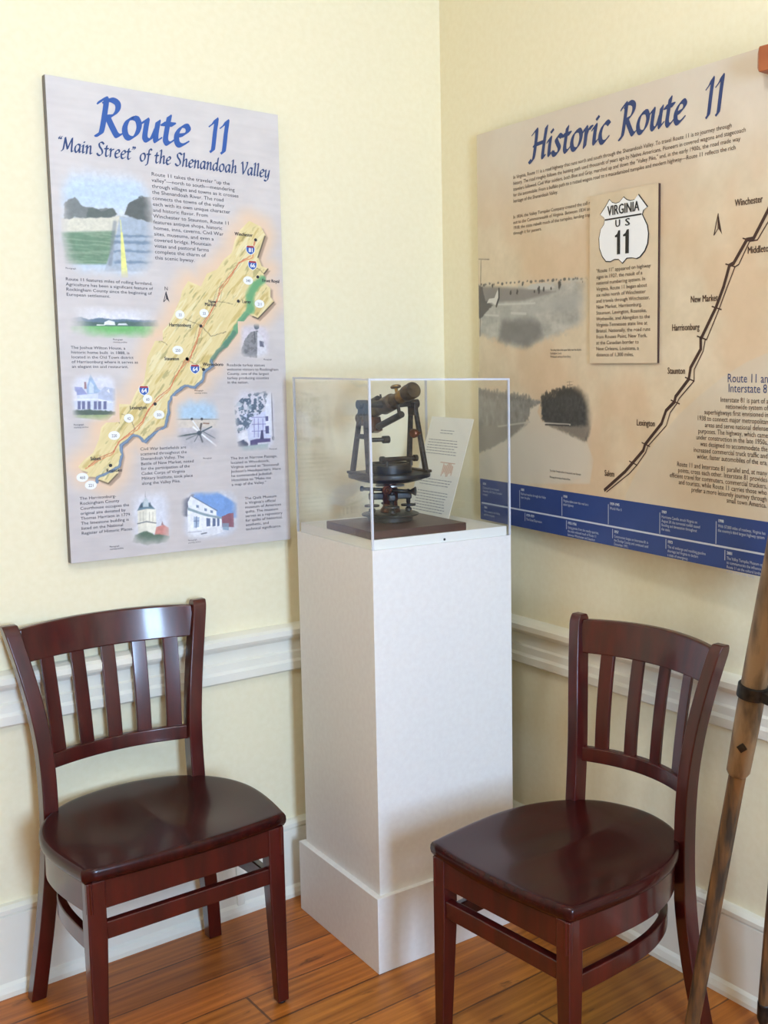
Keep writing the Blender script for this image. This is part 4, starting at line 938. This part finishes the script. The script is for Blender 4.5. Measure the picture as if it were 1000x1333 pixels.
t = Text(); a = LP.uv((75, 196)); b = LP.uv((351, 230)); pen_text(t, '[Main Street] of the Shenandoah Valley', a[0], LP.uv((210, 213))[1], .0315, b[0]-a[0], .155, .14, .05); t.build('subtitle', 'ink_slate', lp)
para(LP, ['Route 11 takes the traveler "up the', 'valley"\u2014north to south\u2014meandering', 'through villages and towns as it crosses', 'the Shenandoah River. The road', 'connects the towns of the valley', 'each with its own unique character', 'and historic flavor. From', 'Winchester to Staunton, Route 11', 'features antique shops, historic', 'homes, inns, caverns, Civil War', 'sites, museums, and even a', 'covered bridge. Mountain', 'vistas and pastoral farms', 'complete the charm of', 'this scenic byway.'], z1(462, 437), z1(475, 757), (2, z1(795, 517)), parent=lp)
para(LP, ['Route 11 features miles of rolling farmland.', 'Agriculture has been a significant feature of', 'Rockingham County since the beginning of', 'European settlement.'], z1(133, 838), z1(136, 897), (1, z1(468, 876)), parent=lp)
para(LP, ['The Joshua Wilton House, a', 'historic home built  in 1888, is', 'located in the Old Town district', 'of Harrisonburg where it serves as', 'an elegant inn and restaurant.'], z2(145, 150), z2(148, 219), (3, z2(388, 204)), parent=lp)
para(LP, ['Roadside turkey statues', 'welcome visitors to Rockingham', 'County, one of the largest', 'turkey producing counties', 'in the nation.'], z2(709, 213), z2(711, 276), (1, z2(895, 229)), parent=lp)
para(LP, ['Civil War battlefields are', 'scattered throughout the', 'Shenandoah Valley. The', 'Battle of New Market, noted', 'for the participation of the', 'Cadet Corps of Virginia', 'Military Institute, took place', 'along the Valley Pike.'], z2(395, 518), z2(402, 642), (6, z2(586, 612)), parent=lp)
para(LP, ['The Inn at Narrow Passage,', 'located in Woodstock,', 'Virginia served as "Stonewall', "Jackson's Headquarters. Here", 'he commanded Jedediah', 'Hotchkiss to "Make me', 'a map of the Valley."'], z2(723, 551), z2(726, 646), (2, z2(897, 574)), parent=lp)
para(LP, ['The Harrisonburg-', 'Rockingham County', 'Courthouse occupies the', 'original site donated by', 'Thomas Harrison in 1779.', 'The limestone building is', 'listed on the National', 'Register of Historic Places.'], z2(177, 697), z2(183, 823), (7, z2(370, 808)), parent=lp)
para(LP, ['The Quilt Museum', "is Virginia's official", 'museum of American', 'quilts. The museum', 'serves as a repository', 'for quilts of historical,', 'aesthetic, and', 'technical significance.'], z2(773, 696), z2(779, 807), (7, z2(906, 797)), parent=lp)
for q, p, n in ((z1, (133, 794), 1), (z2, (297, 119), 2), (z2, (155, 428), 2), (z2, (592, 304), 2), (z2, (285, 869), 2), (z2, (569, 846), 2), (z2, (842, 191), 1), (z2, (862, 515), 1), (z2, (623, 549), 1)):
    t = Text(); c = LP.uv(q(*p))
    for i in range(n): t.line(('Photograph', 'courtesy archive')[i], c[0], c[1]-i*.0062, .0058, .85)
    t.build('credit_line', 'ink', lp)
# map labels, dots, shields
for q, p, s in ((z5, (660, 138), 'Winchester'), (z5, (848, 458), 'Front Royal'), (z5, (480, 602), 'New'), (z5, (455, 622), 'Market'), (z5, (712, 602), 'Luray'), (z5, (210, 762), 'Harrisonburg'), (z5, (178, 994), 'Staunton'), (z6, (915, 138), 'Waynesboro'), (z6, (415, 436), 'Lexington'), (z6, (145, 786), 'Salem'), (z6, (255, 868), 'Roanoke')):
    c = LP.uv(q(*p)); t = Text(); t.line(s, c[0], c[1], .0125, .82, bold=.00035); t.build('town_name', 'ink', rm_, .0009)
for q, p in ((z5, (803, 170)), (z5, (818, 424)), (z5, (685, 590)), (z5, (428, 760)), (z5, (335, 987)), (z6, (920, 163)), (z6, (588, 399)), (z6, (283, 820)), (z6, (808, 90))):
    c = LP.uv(q(*p)); r_ = .0042; t = Text(); t.put([(c[0]+r_*math.cos(k*PI/6), c[1]+r_*math.sin(k*PI/6)) for k in range(12)], [tuple(range(12))]); t.build('town_dot', 'ink', rm_, .0009)
def shield_shape(cx_, cy_, w, h):
    return [(cx_+a*w, cy_+b*h) for a, b in ((-.42, .42), (-.2, .36), (0, .44), (.2, .36), (.42, .42), (.5, .15), (.46, -.15), (.3, -.36), (0, -.52), (-.3, -.36), (-.46, -.15), (-.5, .15))]
for q, p, s in ((z5, (768, 238), '81'), (z5, (782, 342), '66'), (z6, (862, 158), '64'), (z6, (512, 305), '64')):
    c = LP.uv(q(*p)); tn, tw, tb_, tr_ = Text(), Text(), Text(), Text()
    tw.put(shield_shape(c[0], c[1], .0255, .0265), [tuple(range(12))]); tb_.put(shield_shape(c[0], c[1], .0225, .0235), [tuple(range(12))]); tn.line(s, c[0], c[1]-.0062, .0155, .85, 'C', bold=.0005)
    sh = shield_shape(c[0], c[1], .0225, .0235); tr_.put([sh[0], sh[2], sh[4], (c[0]+.0108, c[1]+.006), (c[0]-.0108, c[1]+.006)], [(0, 4, 3, 2, 1)])
    tw.build('shield_border', 'white', rm_, .0008); tb_.build('interstate_shield', 'shield_blue', rm_, .0010); tr_.build('shield_top', 'shield_red', rm_, .0011); tn.build('shield_number', 'white', rm_, .0013)
for q, p, s in ((z5, (285, 682), '33'), (z5, (450, 672), '33'), (z5, (752, 448), '340'), (z5, (830, 608), '211'), (z5, (270, 925), '250'), (z6, (537, 366), '60'), (z6, (615, 472), '501'), (z6, (408, 497), '42'), (z6, (308, 615), '220'), (z6, (90, 902), '460'), (z6, (148, 955), '221')):
    c = LP.uv(q(*p)); r_ = .0115 if len(s) < 3 else .0135; tw = Text(); tw.put([(c[0]+r_*math.cos(k*PI/10), c[1]+.0108*math.sin(k*PI/10)) for k in range(20)], [tuple(range(20))]); tw.build('route_marker', 'white', rm_, .0008)
    tn = Text(); tn.line(s, c[0], c[1]-.0042, .0105, .8, 'C'); tn.build('route_number', 'ink', rm_, .0012)
def north_arrow(P, c, h, parent, letter, mat='ink'):
    t = Text(); t.put([(c[0], c[1]+h/2), (c[0]+h*.28, c[1]-h/2), (c[0]+h*.05, c[1]-h*.22)], [(0, 2, 1)])
    for a, b in (((0, .5), (-.28, -.5)), ((-.28, -.5), (0, -.2)), ((0, .5), (0, -.2))):
        x0, y0, x1, y1 = c[0]+a[0]*h, c[1]+a[1]*h, c[0]+b[0]*h, c[1]+b[1]*h; w = h*.03
        t.put([(x0-w, y0), (x0+w, y0), (x1+w, y1), (x1-w, y1)], [(3, 2, 1, 0)])
    if letter: t.line('N', c[0], c[1]+h*.62, h*.5, .9, 'C')
    t.build('north_arrow', mat, parent)
north_arrow(LP, LP.uv(z5(192, 560)), .026, lp, True)

# ============ right panel
rp = empty('information_panel', 'wide tan printed history panel with a blue timeline band, on the right wall', 'information panel', tuple(RP.o), RP.hd)
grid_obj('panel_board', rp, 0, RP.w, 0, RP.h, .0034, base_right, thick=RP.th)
bc = grid_obj('timeline_band', rp, 0, RP.w, .0, BANDV, .02, lambda U, V: np.stack([34+fbm(U, V, .05, 2)*8, 58+fbm(U, V, .05, 2)*8, 118+fbm(U, V, .05, 2)*10], -1)/255, .0004)
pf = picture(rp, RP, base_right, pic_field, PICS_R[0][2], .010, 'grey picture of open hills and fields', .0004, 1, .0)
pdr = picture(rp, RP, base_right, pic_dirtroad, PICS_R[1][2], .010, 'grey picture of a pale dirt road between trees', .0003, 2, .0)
capR = RP.uv(z3(235, 300))[1]-RP.uv(z3(222, 402))[1]
t = Text(); tv = np.mean([RP.uv(z3(225, 402))[1], RP.uv(z3(468, 342))[1], RP.uv(z3(725, 276))[1], RP.uv(z3(830, 250))[1]])
for s, x0, x1, y0, y1 in (('Historic', 212, 472, 402, 340), ('Route', 508, 728, 332, 276), ('11', 790, 858, 262, 246)):
    a, b = RP.uv(z3(x0, y0)), RP.uv(z3(x1, y1)); pen_text(t, s, a[0], tv, capR*.98, b[0]-a[0]-.004, .175, .15)
    t.build('title_word', 'ink_navy', rp); t = Text()
para(RP, ['In Virginia, Route 11 is a road highway that runs north and south through the Shenandoah Valley. To travel Route 11 is to journey through', 'history. The road roughly follows the hunting path used thousands of years ago by Native Americans. Pioneers in covered wagons and stagecoach', 'travelers followed. Civil War soldiers, both Blue and Gray, marched up and down the "Valley Pike," and, in the early 1900s, the road made way', 'for the automobile. From a buffalo path to a rutted wagon road to a macadamized turnpike and modern highway\u2014Route 11 reflects the rich', 'heritage of the Shenandoah Valley.'], z3(150, 470), z3(150, 549), (1, z3(926, 318)), 'ink_brown', parent=rp)
para(RP, ['In 1834, the Valley Turnpike Company created the toll ro', 'out to the Commonwealth of Virginia. Between 1834 and', '1918, the state rebuilt much of the turnpike, lending tops', 'through it for passers.'], z3(150, 602), z3(150, 656), (0, z3(413, 553)), 'ink_brown', parent=rp)
# raised card with the route shield
cu0, cu1 = CARD[0][0], CARD[1][0]; cv0, cv1 = (CARD[2][1]+CARD[3][1])/2, (CARD[0][1]+CARD[1][1])/2
CT = .007
def card_col(U, V):
    n = fbm(U, V, .06, 33); n2 = fbm(U, V, .012, 3, 3); return np.stack([198+n*20+n2*6, 178+n*20+n2*6, 146+n*22+n2*6], -1)/255
cd = grid_obj('raised_card', rp, cu0, cu1, cv0, cv1, .01, card_col, CT, thick=0)
bm = bmesh.new(); box(bm, cu0, cu1, -CT+.0003, -.0003, cv0, cv1); obj_from('card_edge', bm, 'ink_brown', cd)
SH = UV(RP, fg, [(308, 243), (340, 280), (385, 292), (430, 275), (482, 212), (520, 245), (565, 258), (615, 245), (662, 180), (700, 232), (774, 332), (725, 370), (710, 425), (740, 490), (772, 560), (785, 660), (775, 780), (740, 870), (680, 945), (640, 965), (580, 955), (520, 960), (466, 1022), (420, 975), (370, 975), (320, 1002), (265, 1000), (220, 940), (185, 840), (180, 720), (200, 610), (240, 550), (250, 492), (235, 460), (195, 428), (260, 330)])
sc_ = (sum(p[0] for p in SH)/len(SH), sum(p[1] for p in SH)/len(SH))
def ngon_obj(name, pts, mat, parent, depth):
    bm = bmesh.new(); f = bm.faces.new([bm.verts.new((a, -depth, b)) for a, b in pts]); f.normal_update(); bmesh.ops.triangulate(bm, faces=[f]); return obj_from(name, bm, mat, parent)
so = ngon_obj('route_shield_outline', [(sc_[0]+(a-sc_[0])*1.035, sc_[1]+(b-sc_[1])*1.03) for a, b in SH], 'dark', cd, CT+.0010)
ngon_obj('route_shield', SH, 'white', cd, CT+.0018)
t = Text(); a, b = RP.uv(fg(255, 494)), RP.uv(fg(708, 426)); t.put([(a[0], a[1]-.0018), (b[0], a[1]-.0018), (b[0], a[1]+.0018), (a[0], a[1]+.0018)], [(0, 1, 2, 3)]); LV = a[1]
a, b = RP.uv(fg(285, 437)), RP.uv(fg(680, 372)); t.line('VIRGINIA', a[0], (a[1]+b[1])/2-.001, .0335, width=b[0]-a[0], bold=.0009)
for s, x0, x1, y in (('U', 380, 440, 582), ('S', 502, 562, 566)):
    a, b = RP.uv(fg(x0, y)), RP.uv(fg(x1, y)); t.line(s, a[0], a[1], .0245, width=b[0]-a[0], bold=.001)
for x0, x1, y0, y1 in ((378, 442, 620, 922), (478, 550, 606, 912)):
    a, b = RP.uv(fg(x0, y1)), RP.uv(fg(x1, y1)); c = RP.uv(fg(x1, y0)); w = b[0]-a[0]; hh = c[1]-a[1]
    t.put([(b[0]-w*.60, a[1]), (b[0], a[1]), (b[0], a[1]+hh), (b[0]-w*.35, a[1]+hh), (b[0]-w*.60, a[1]+hh*.86), (b[0]-w*1.0, a[1]+hh*.80), (b[0]-w*1.0, a[1]+hh*.73), (b[0]-w*.60, a[1]+hh*.73)], [tuple(range(8))])
t.build('shield_lettering', 'dark', cd, CT+.0026)
para(RP, ['"Route 11" appeared on highway', 'signs in 1927, the result of a', 'national numbering system. In', 'Virginia, Route 11 began about', 'six miles north of Winchester', 'and travels through Winchester,', 'New Market, Harrisonburg,', 'Staunton, Lexington, Roanoke,', 'Wytheville, and Abingdon to the', 'Virginia-Tennessee state line at', 'Bristol. Nationally, the road runs', 'from Rouses Point, New York,', 'at the Canadian border to', 'New Orleans, Louisiana, a', 'distance of 1,300 miles.'], z3(437, 783), z4(433, 164), (9, z4(606, 52)), 'ink_brown', parent=cd, depth=CT+.0012)
# route map
RT = UV(RP, z3, [(1040, 480), (1000, 575), (952, 668), (930, 672), (886, 750), (872, 758), (852, 830), (826, 900), (778, 1000)]) + UV(RP, z4, [(776, 102), (776, 140), (742, 202), (736, 240), (692, 298), (688, 316), (660, 345), (645, 388), (590, 458), (584, 478), (548, 520), (524, 548), (455, 610)])
def stroke(t, pts, w):
    for (x0, y0), (x1, y1) in zip(pts[:-1], pts[1:]):
        d = math.hypot(x1-x0, y1-y0)+1e-9; nx, ny = -(y1-y0)/d*w/2, (x1-x0)/d*w/2; ex, ey = (x1-x0)/d*w*.25, (y1-y0)/d*w*.25
        t.put([(x0+nx-ex, y0+ny-ey), (x0-nx-ex, y0-ny-ey), (x1-nx+ex, y1-ny+ey), (x1+nx+ex, y1+ny+ey)], [(0, 1, 2, 3)])
t = Text(); stroke(t, RT, .0085); stroke(t, [(a+.013+.005*math.sin(i*1.7), b-.004) for i, (a, b) in enumerate(RT)], .0028)
for i in (3, 5, 7, 9, 12, 14, 17, 19): a, b = RT[i]; stroke(t, [(a-.012, b+.004), (a+.018, b-.004)], .003)
rl = t.build('route_line', 'ink_brown', rp)
for q, p, e in ((z3, (890, 561), 'Winchester'), (z3, (932, 719), 'Middletown'), (z3, (742, 882), 'New Market'), (z3, (680, 976), 'Harrisonburg'), (z4, (665, 222), 'Staunton'), (z4, (562, 394), 'Lexington'), (z4, (455, 562), 'Salem')):
    c = RP.uv(q(*p)); t = Text(); t.line(e, c[0], c[1], .0215, .80, bold=.0004); t.build('town_name', 'ink_brown', rp, .0008)
north_arrow(RP, RP.uv(z3(834, 620)), .046, rp, False, 'ink_brown')
a = RP.uv(z4(864, 250)); b = RP.uv(z4(867, 280)); t = Text(); t.line('Route 11 and', a[0], a[1], .027, .93); t.line('Interstate 81', b[0], b[1]-.002, .027, .93); t.build('section_heading', 'ink_navy', rp)
e = RP.uv((1003.5, 560))
t = Text(); y0 = RP.uv(z4(850, 316))[1]; y1 = RP.uv(z4(800, 508))[1]; RE = a[0]+glyphs('Interstate 81')[2]*.027*.93
l1 = ['Interstate 81 is part of a', 'nationwide system of', 'superhighways first envisioned in', '1938 to connect major metropolitan', 'areas and serve national defense', 'purposes. The highway, which came', 'under construction in the late 1950s,', 'was designed to accommodate the', 'increased commercial truck traffic and', 'wider, faster automobiles of the era.']
w3 = RE - RP.uv(z4(752, 482))[0]; kk = w3/glyphs(l1[8])[2]
for i, s in enumerate(l1): t.line(s, RE, y0+(y1-y0)*i/9, .0160, kk/.0160, 'R')
t.build('paragraph', 'ink_brown', rp)
t = Text(); l2 = ['Route 11 and Interstate 81 parallel and, at many', 'points, cross each other. Interstate 81 provides', 'efficient travel for commuters, commercial truckers,', 'and tourists, while Route 11 carries those who', 'prefer a more leisurely journey through', 'small town America.']; y0 = RP.uv(z4(695, 530))[1]; y1 = RP.uv(z4(865, 652))[1]
kk = (RE-RP.uv(z4(672, 572))[0])/glyphs(l2[2])[2]
for i, s in enumerate(l2): t.line(s, RE, y0+(y1-y0)*i/5, .0160, kk/.0160, 'R')
t.build('paragraph', 'ink_brown', rp)
for q, (x, y), ls in ((fe, (600, 806), ('The rolling fields of the upper Valley near the old pike,', 'Rockingham County', 'Photograph courtesy of state library')), (ff, (595, 786), ('The Valley Turnpike before it was paved, near Staunton', '', 'Photograph courtesy of state archive'))):
    t = Text(); c = RP.uv(q(x, y))
    for i, s in enumerate(ls):
        if s: t.line(s, c[0], c[1]-i*.0085, .0078, .80)
    t.build('credit_line', 'ink', rp, .0009)
# timeline marks and type
t = Text(); t.put([(.008, MIDV-.0022), (RP.w-.02, MIDV-.0022), (RP.w-.02, MIDV+.0022), (.008, MIDV+.0022)], [(0, 1, 2, 3)])
up = [RP.uv(z4(x, y))[0] for x, y in ((45, 600), (172, 640), (313, 655), (468, 675), (640, 700), (828, 720))]; up.append(up[-1]+.25)
lo = [RP.uv(z4(x, y))[0] for x, y in ((50, 720), (190, 730), (328, 760), (482, 780), (660, 810), (857, 830))]; lo.append(lo[-1]+.25)
t.build('timeline_rule', 'ink_white', bc, .0010)
for x in [q for q in up[1:] if q < RP.w-.02]: t = Text(); t.put([(x-.001, MIDV+.004), (x+.001, MIDV+.004), (x+.001, BANDV-.016), (x-.001, BANDV-.016)], [(0, 1, 2, 3)]); t.build('timeline_tick', 'ink_white', bc, .0010)
for x in [q for q in lo[1:] if q < RP.w-.02]: t = Text(); t.put([(x-.001, .020), (x+.001, .020), (x+.001, MIDV-.006), (x-.001, MIDV-.006)], [(0, 1, 2, 3)]); t.build('timeline_tick', 'ink_white', bc, .0010)
UPT = [('1834', ['Chartered by the General', 'Assembly, the Valley Turnpike', 'is begun']), ('1881', ['Railroad reaches through the Valley', 'near the pike']), ('1918', ['Virginia takes over the road as a', 'state highway']), ('1939-1945', ['World War II']), ('1969', ['Hurricane Camille struck Virginia on', 'August 20; the torrential rainfall caused', 'flooding and devastation throughout', 'the state.']), ('1998', ['With 57,000 miles of roadway, Virginia has', "the country's third largest highway system"]), ('2004', ['The road marks a new era'])]
LOT = [('1861', ['War comes to the Valley', 'and the turnpike']), ('1929-1939', ['The Great Depression']), ('1933-1936', ['Using granite from the nearby quarries,', 'the state widened much of Route 11', 'between Winchester and Staunton']), ('1957', ['Construction began on Interstate 81 in', 'the Dunlap County and continued until', 'December 1971.']), ('1973', ['The oil embargo and resulting gasoline', 'shortage led Virginia Governor Linwood', 'Holton to declare a state of emergency.']), ('2001', ['The Valley Turnpike Museum opened', 'to commemorate the influence of', 'Route 11 on the cultural landscape', 'of the Shenandoah Valley.']), ('2005', ['Travelers return'])]
LOT[4] = ('1973', ['The oil embargo and resulting gasoline', 'shortage led Virginia to declare', 'a state of emergency.'])
for xs, rows, top in ((up, UPT, BANDV-.017), (lo, LOT, MIDV-.015)):
    for x, (yr, ls) in zip(xs, rows):
        if x > RP.w-.16: continue
        t = Text(); t.line(yr, x+.006, top, .0100, .90, bold=.0005)
        for i, s in enumerate(ls): t.line(s, x+.006, top-.0115-i*.0098, .0098, .86)
        t.build('timeline_entry', 'ink_white', bc, .0010)
bpy.data.objects.remove(_fo)


# ------------------------------------------------------------------ light
def area(name, loc, rot, sx, sy, power, color):
    l = bpy.data.lights.new(name, 'AREA'); l.shape = 'RECTANGLE'; l.size = sx; l.size_y = sy; l.energy = power; l.color = color
    o = bpy.data.objects.new(name, l); col.objects.link(o); o.location = loc; o.rotation_euler = rot; return o
# daylight entering by the windows behind the viewer
area('window_daylight', (WX, YR-.16, (WZ0+WZ1)/2), (PI/2, 0, 0), WW-.05, WZ1-WZ0-.05, 268, (.465, .68, 1.0))
# ceiling lamp
lampx, lampy = -1.50, -1.90
cl = empty('ceiling_lamp', 'round white ceiling lamp above the middle of the room', 'lamp', (lampx, lampy, ZC))
bm = bmesh.new(); lathe(bm, [(.05, -.03), (.16, -.028), (.17, -.012), (.17, 0)], 40); obj_from('lamp_base', bm, 'fixture', cl, smooth=True)
em = bpy.data.materials.new('lamp_glass'); em.use_nodes = True
b_ = em.node_tree.nodes['Principled BSDF']; b_.inputs['Emission Color'].default_value = (1, .93, .80, 1); b_.inputs['Emission Strength'].default_value = 3; M['lamp'] = em
bm = bmesh.new(); lathe(bm, [(.02, -.115), (.09, -.105), (.135, -.075), (.15, -.032)], 40); obj_from('lamp_shade', bm, 'lamp', cl, smooth=True)
pl = bpy.data.lights.new('ceiling_bulb', 'POINT'); pl.energy = 28; pl.color = (.98, .965, .98); pl.shadow_soft_size = .10
po = bpy.data.objects.new('ceiling_bulb', pl); col.objects.link(po); po.location = (lampx, lampy, ZC-.24)
w = bpy.data.worlds.new('sky'); scene.world = w; w.use_nodes = True
w.node_tree.nodes['Background'].inputs[0].default_value = (.62, .76, 1.0, 1); w.node_tree.nodes['Background'].inputs[1].default_value = 1.0

# ------------------------------------------------------------------ camera (an off-centre crop of a wider picture, hence the lens shift)
cx, cy, cz = -1.9384, -2.8265, 1.5; yaw, pitch, roll, fpx, ppx, ppy = .8015, .1140, .0049, 1424.23, 821.27, 643.97
f = Vector((math.cos(yaw)*math.cos(pitch), math.sin(yaw)*math.cos(pitch), -math.sin(pitch)))
r0 = Vector((math.sin(yaw), -math.cos(yaw), 0)); u0 = r0.cross(f)
r = r0*math.cos(roll) + u0*math.sin(roll); u = -r0*math.sin(roll) + u0*math.cos(roll)
cam = bpy.data.cameras.new('camera'); co = bpy.data.objects.new('camera', cam); col.objects.link(co)
co.matrix_world = Matrix(((r.x, u.x, -f.x, cx), (r.y, u.y, -f.y, cy), (r.z, u.z, -f.z, cz), (0, 0, 0, 1)))
cam.sensor_width = 36; cam.sensor_fit = 'AUTO'; cam.lens = fpx/1333*36
cam.shift_x = -(ppx-500)/1333; cam.shift_y = (ppy-666.5)/1333
cam.clip_start = .05
scene.camera = co
scene.view_settings.view_transform = 'Standard'; scene.view_settings.look = 'None'; scene.view_settings.gamma = 1
scene.view_settings.use_curve_mapping = False; scene.view_settings.exposure = 0.0
scene.cycles.max_bounces = 10; scene.cycles.diffuse_bounces = 6; scene.cycles.transparent_max_bounces = 24; scene.cycles.glossy_bounces = 5
scene.cycles.sample_clamp_indirect = 6; scene.cycles.use_denoising = True
scene.cycles.caustics_reflective = False; scene.cycles.caustics_refractive = False
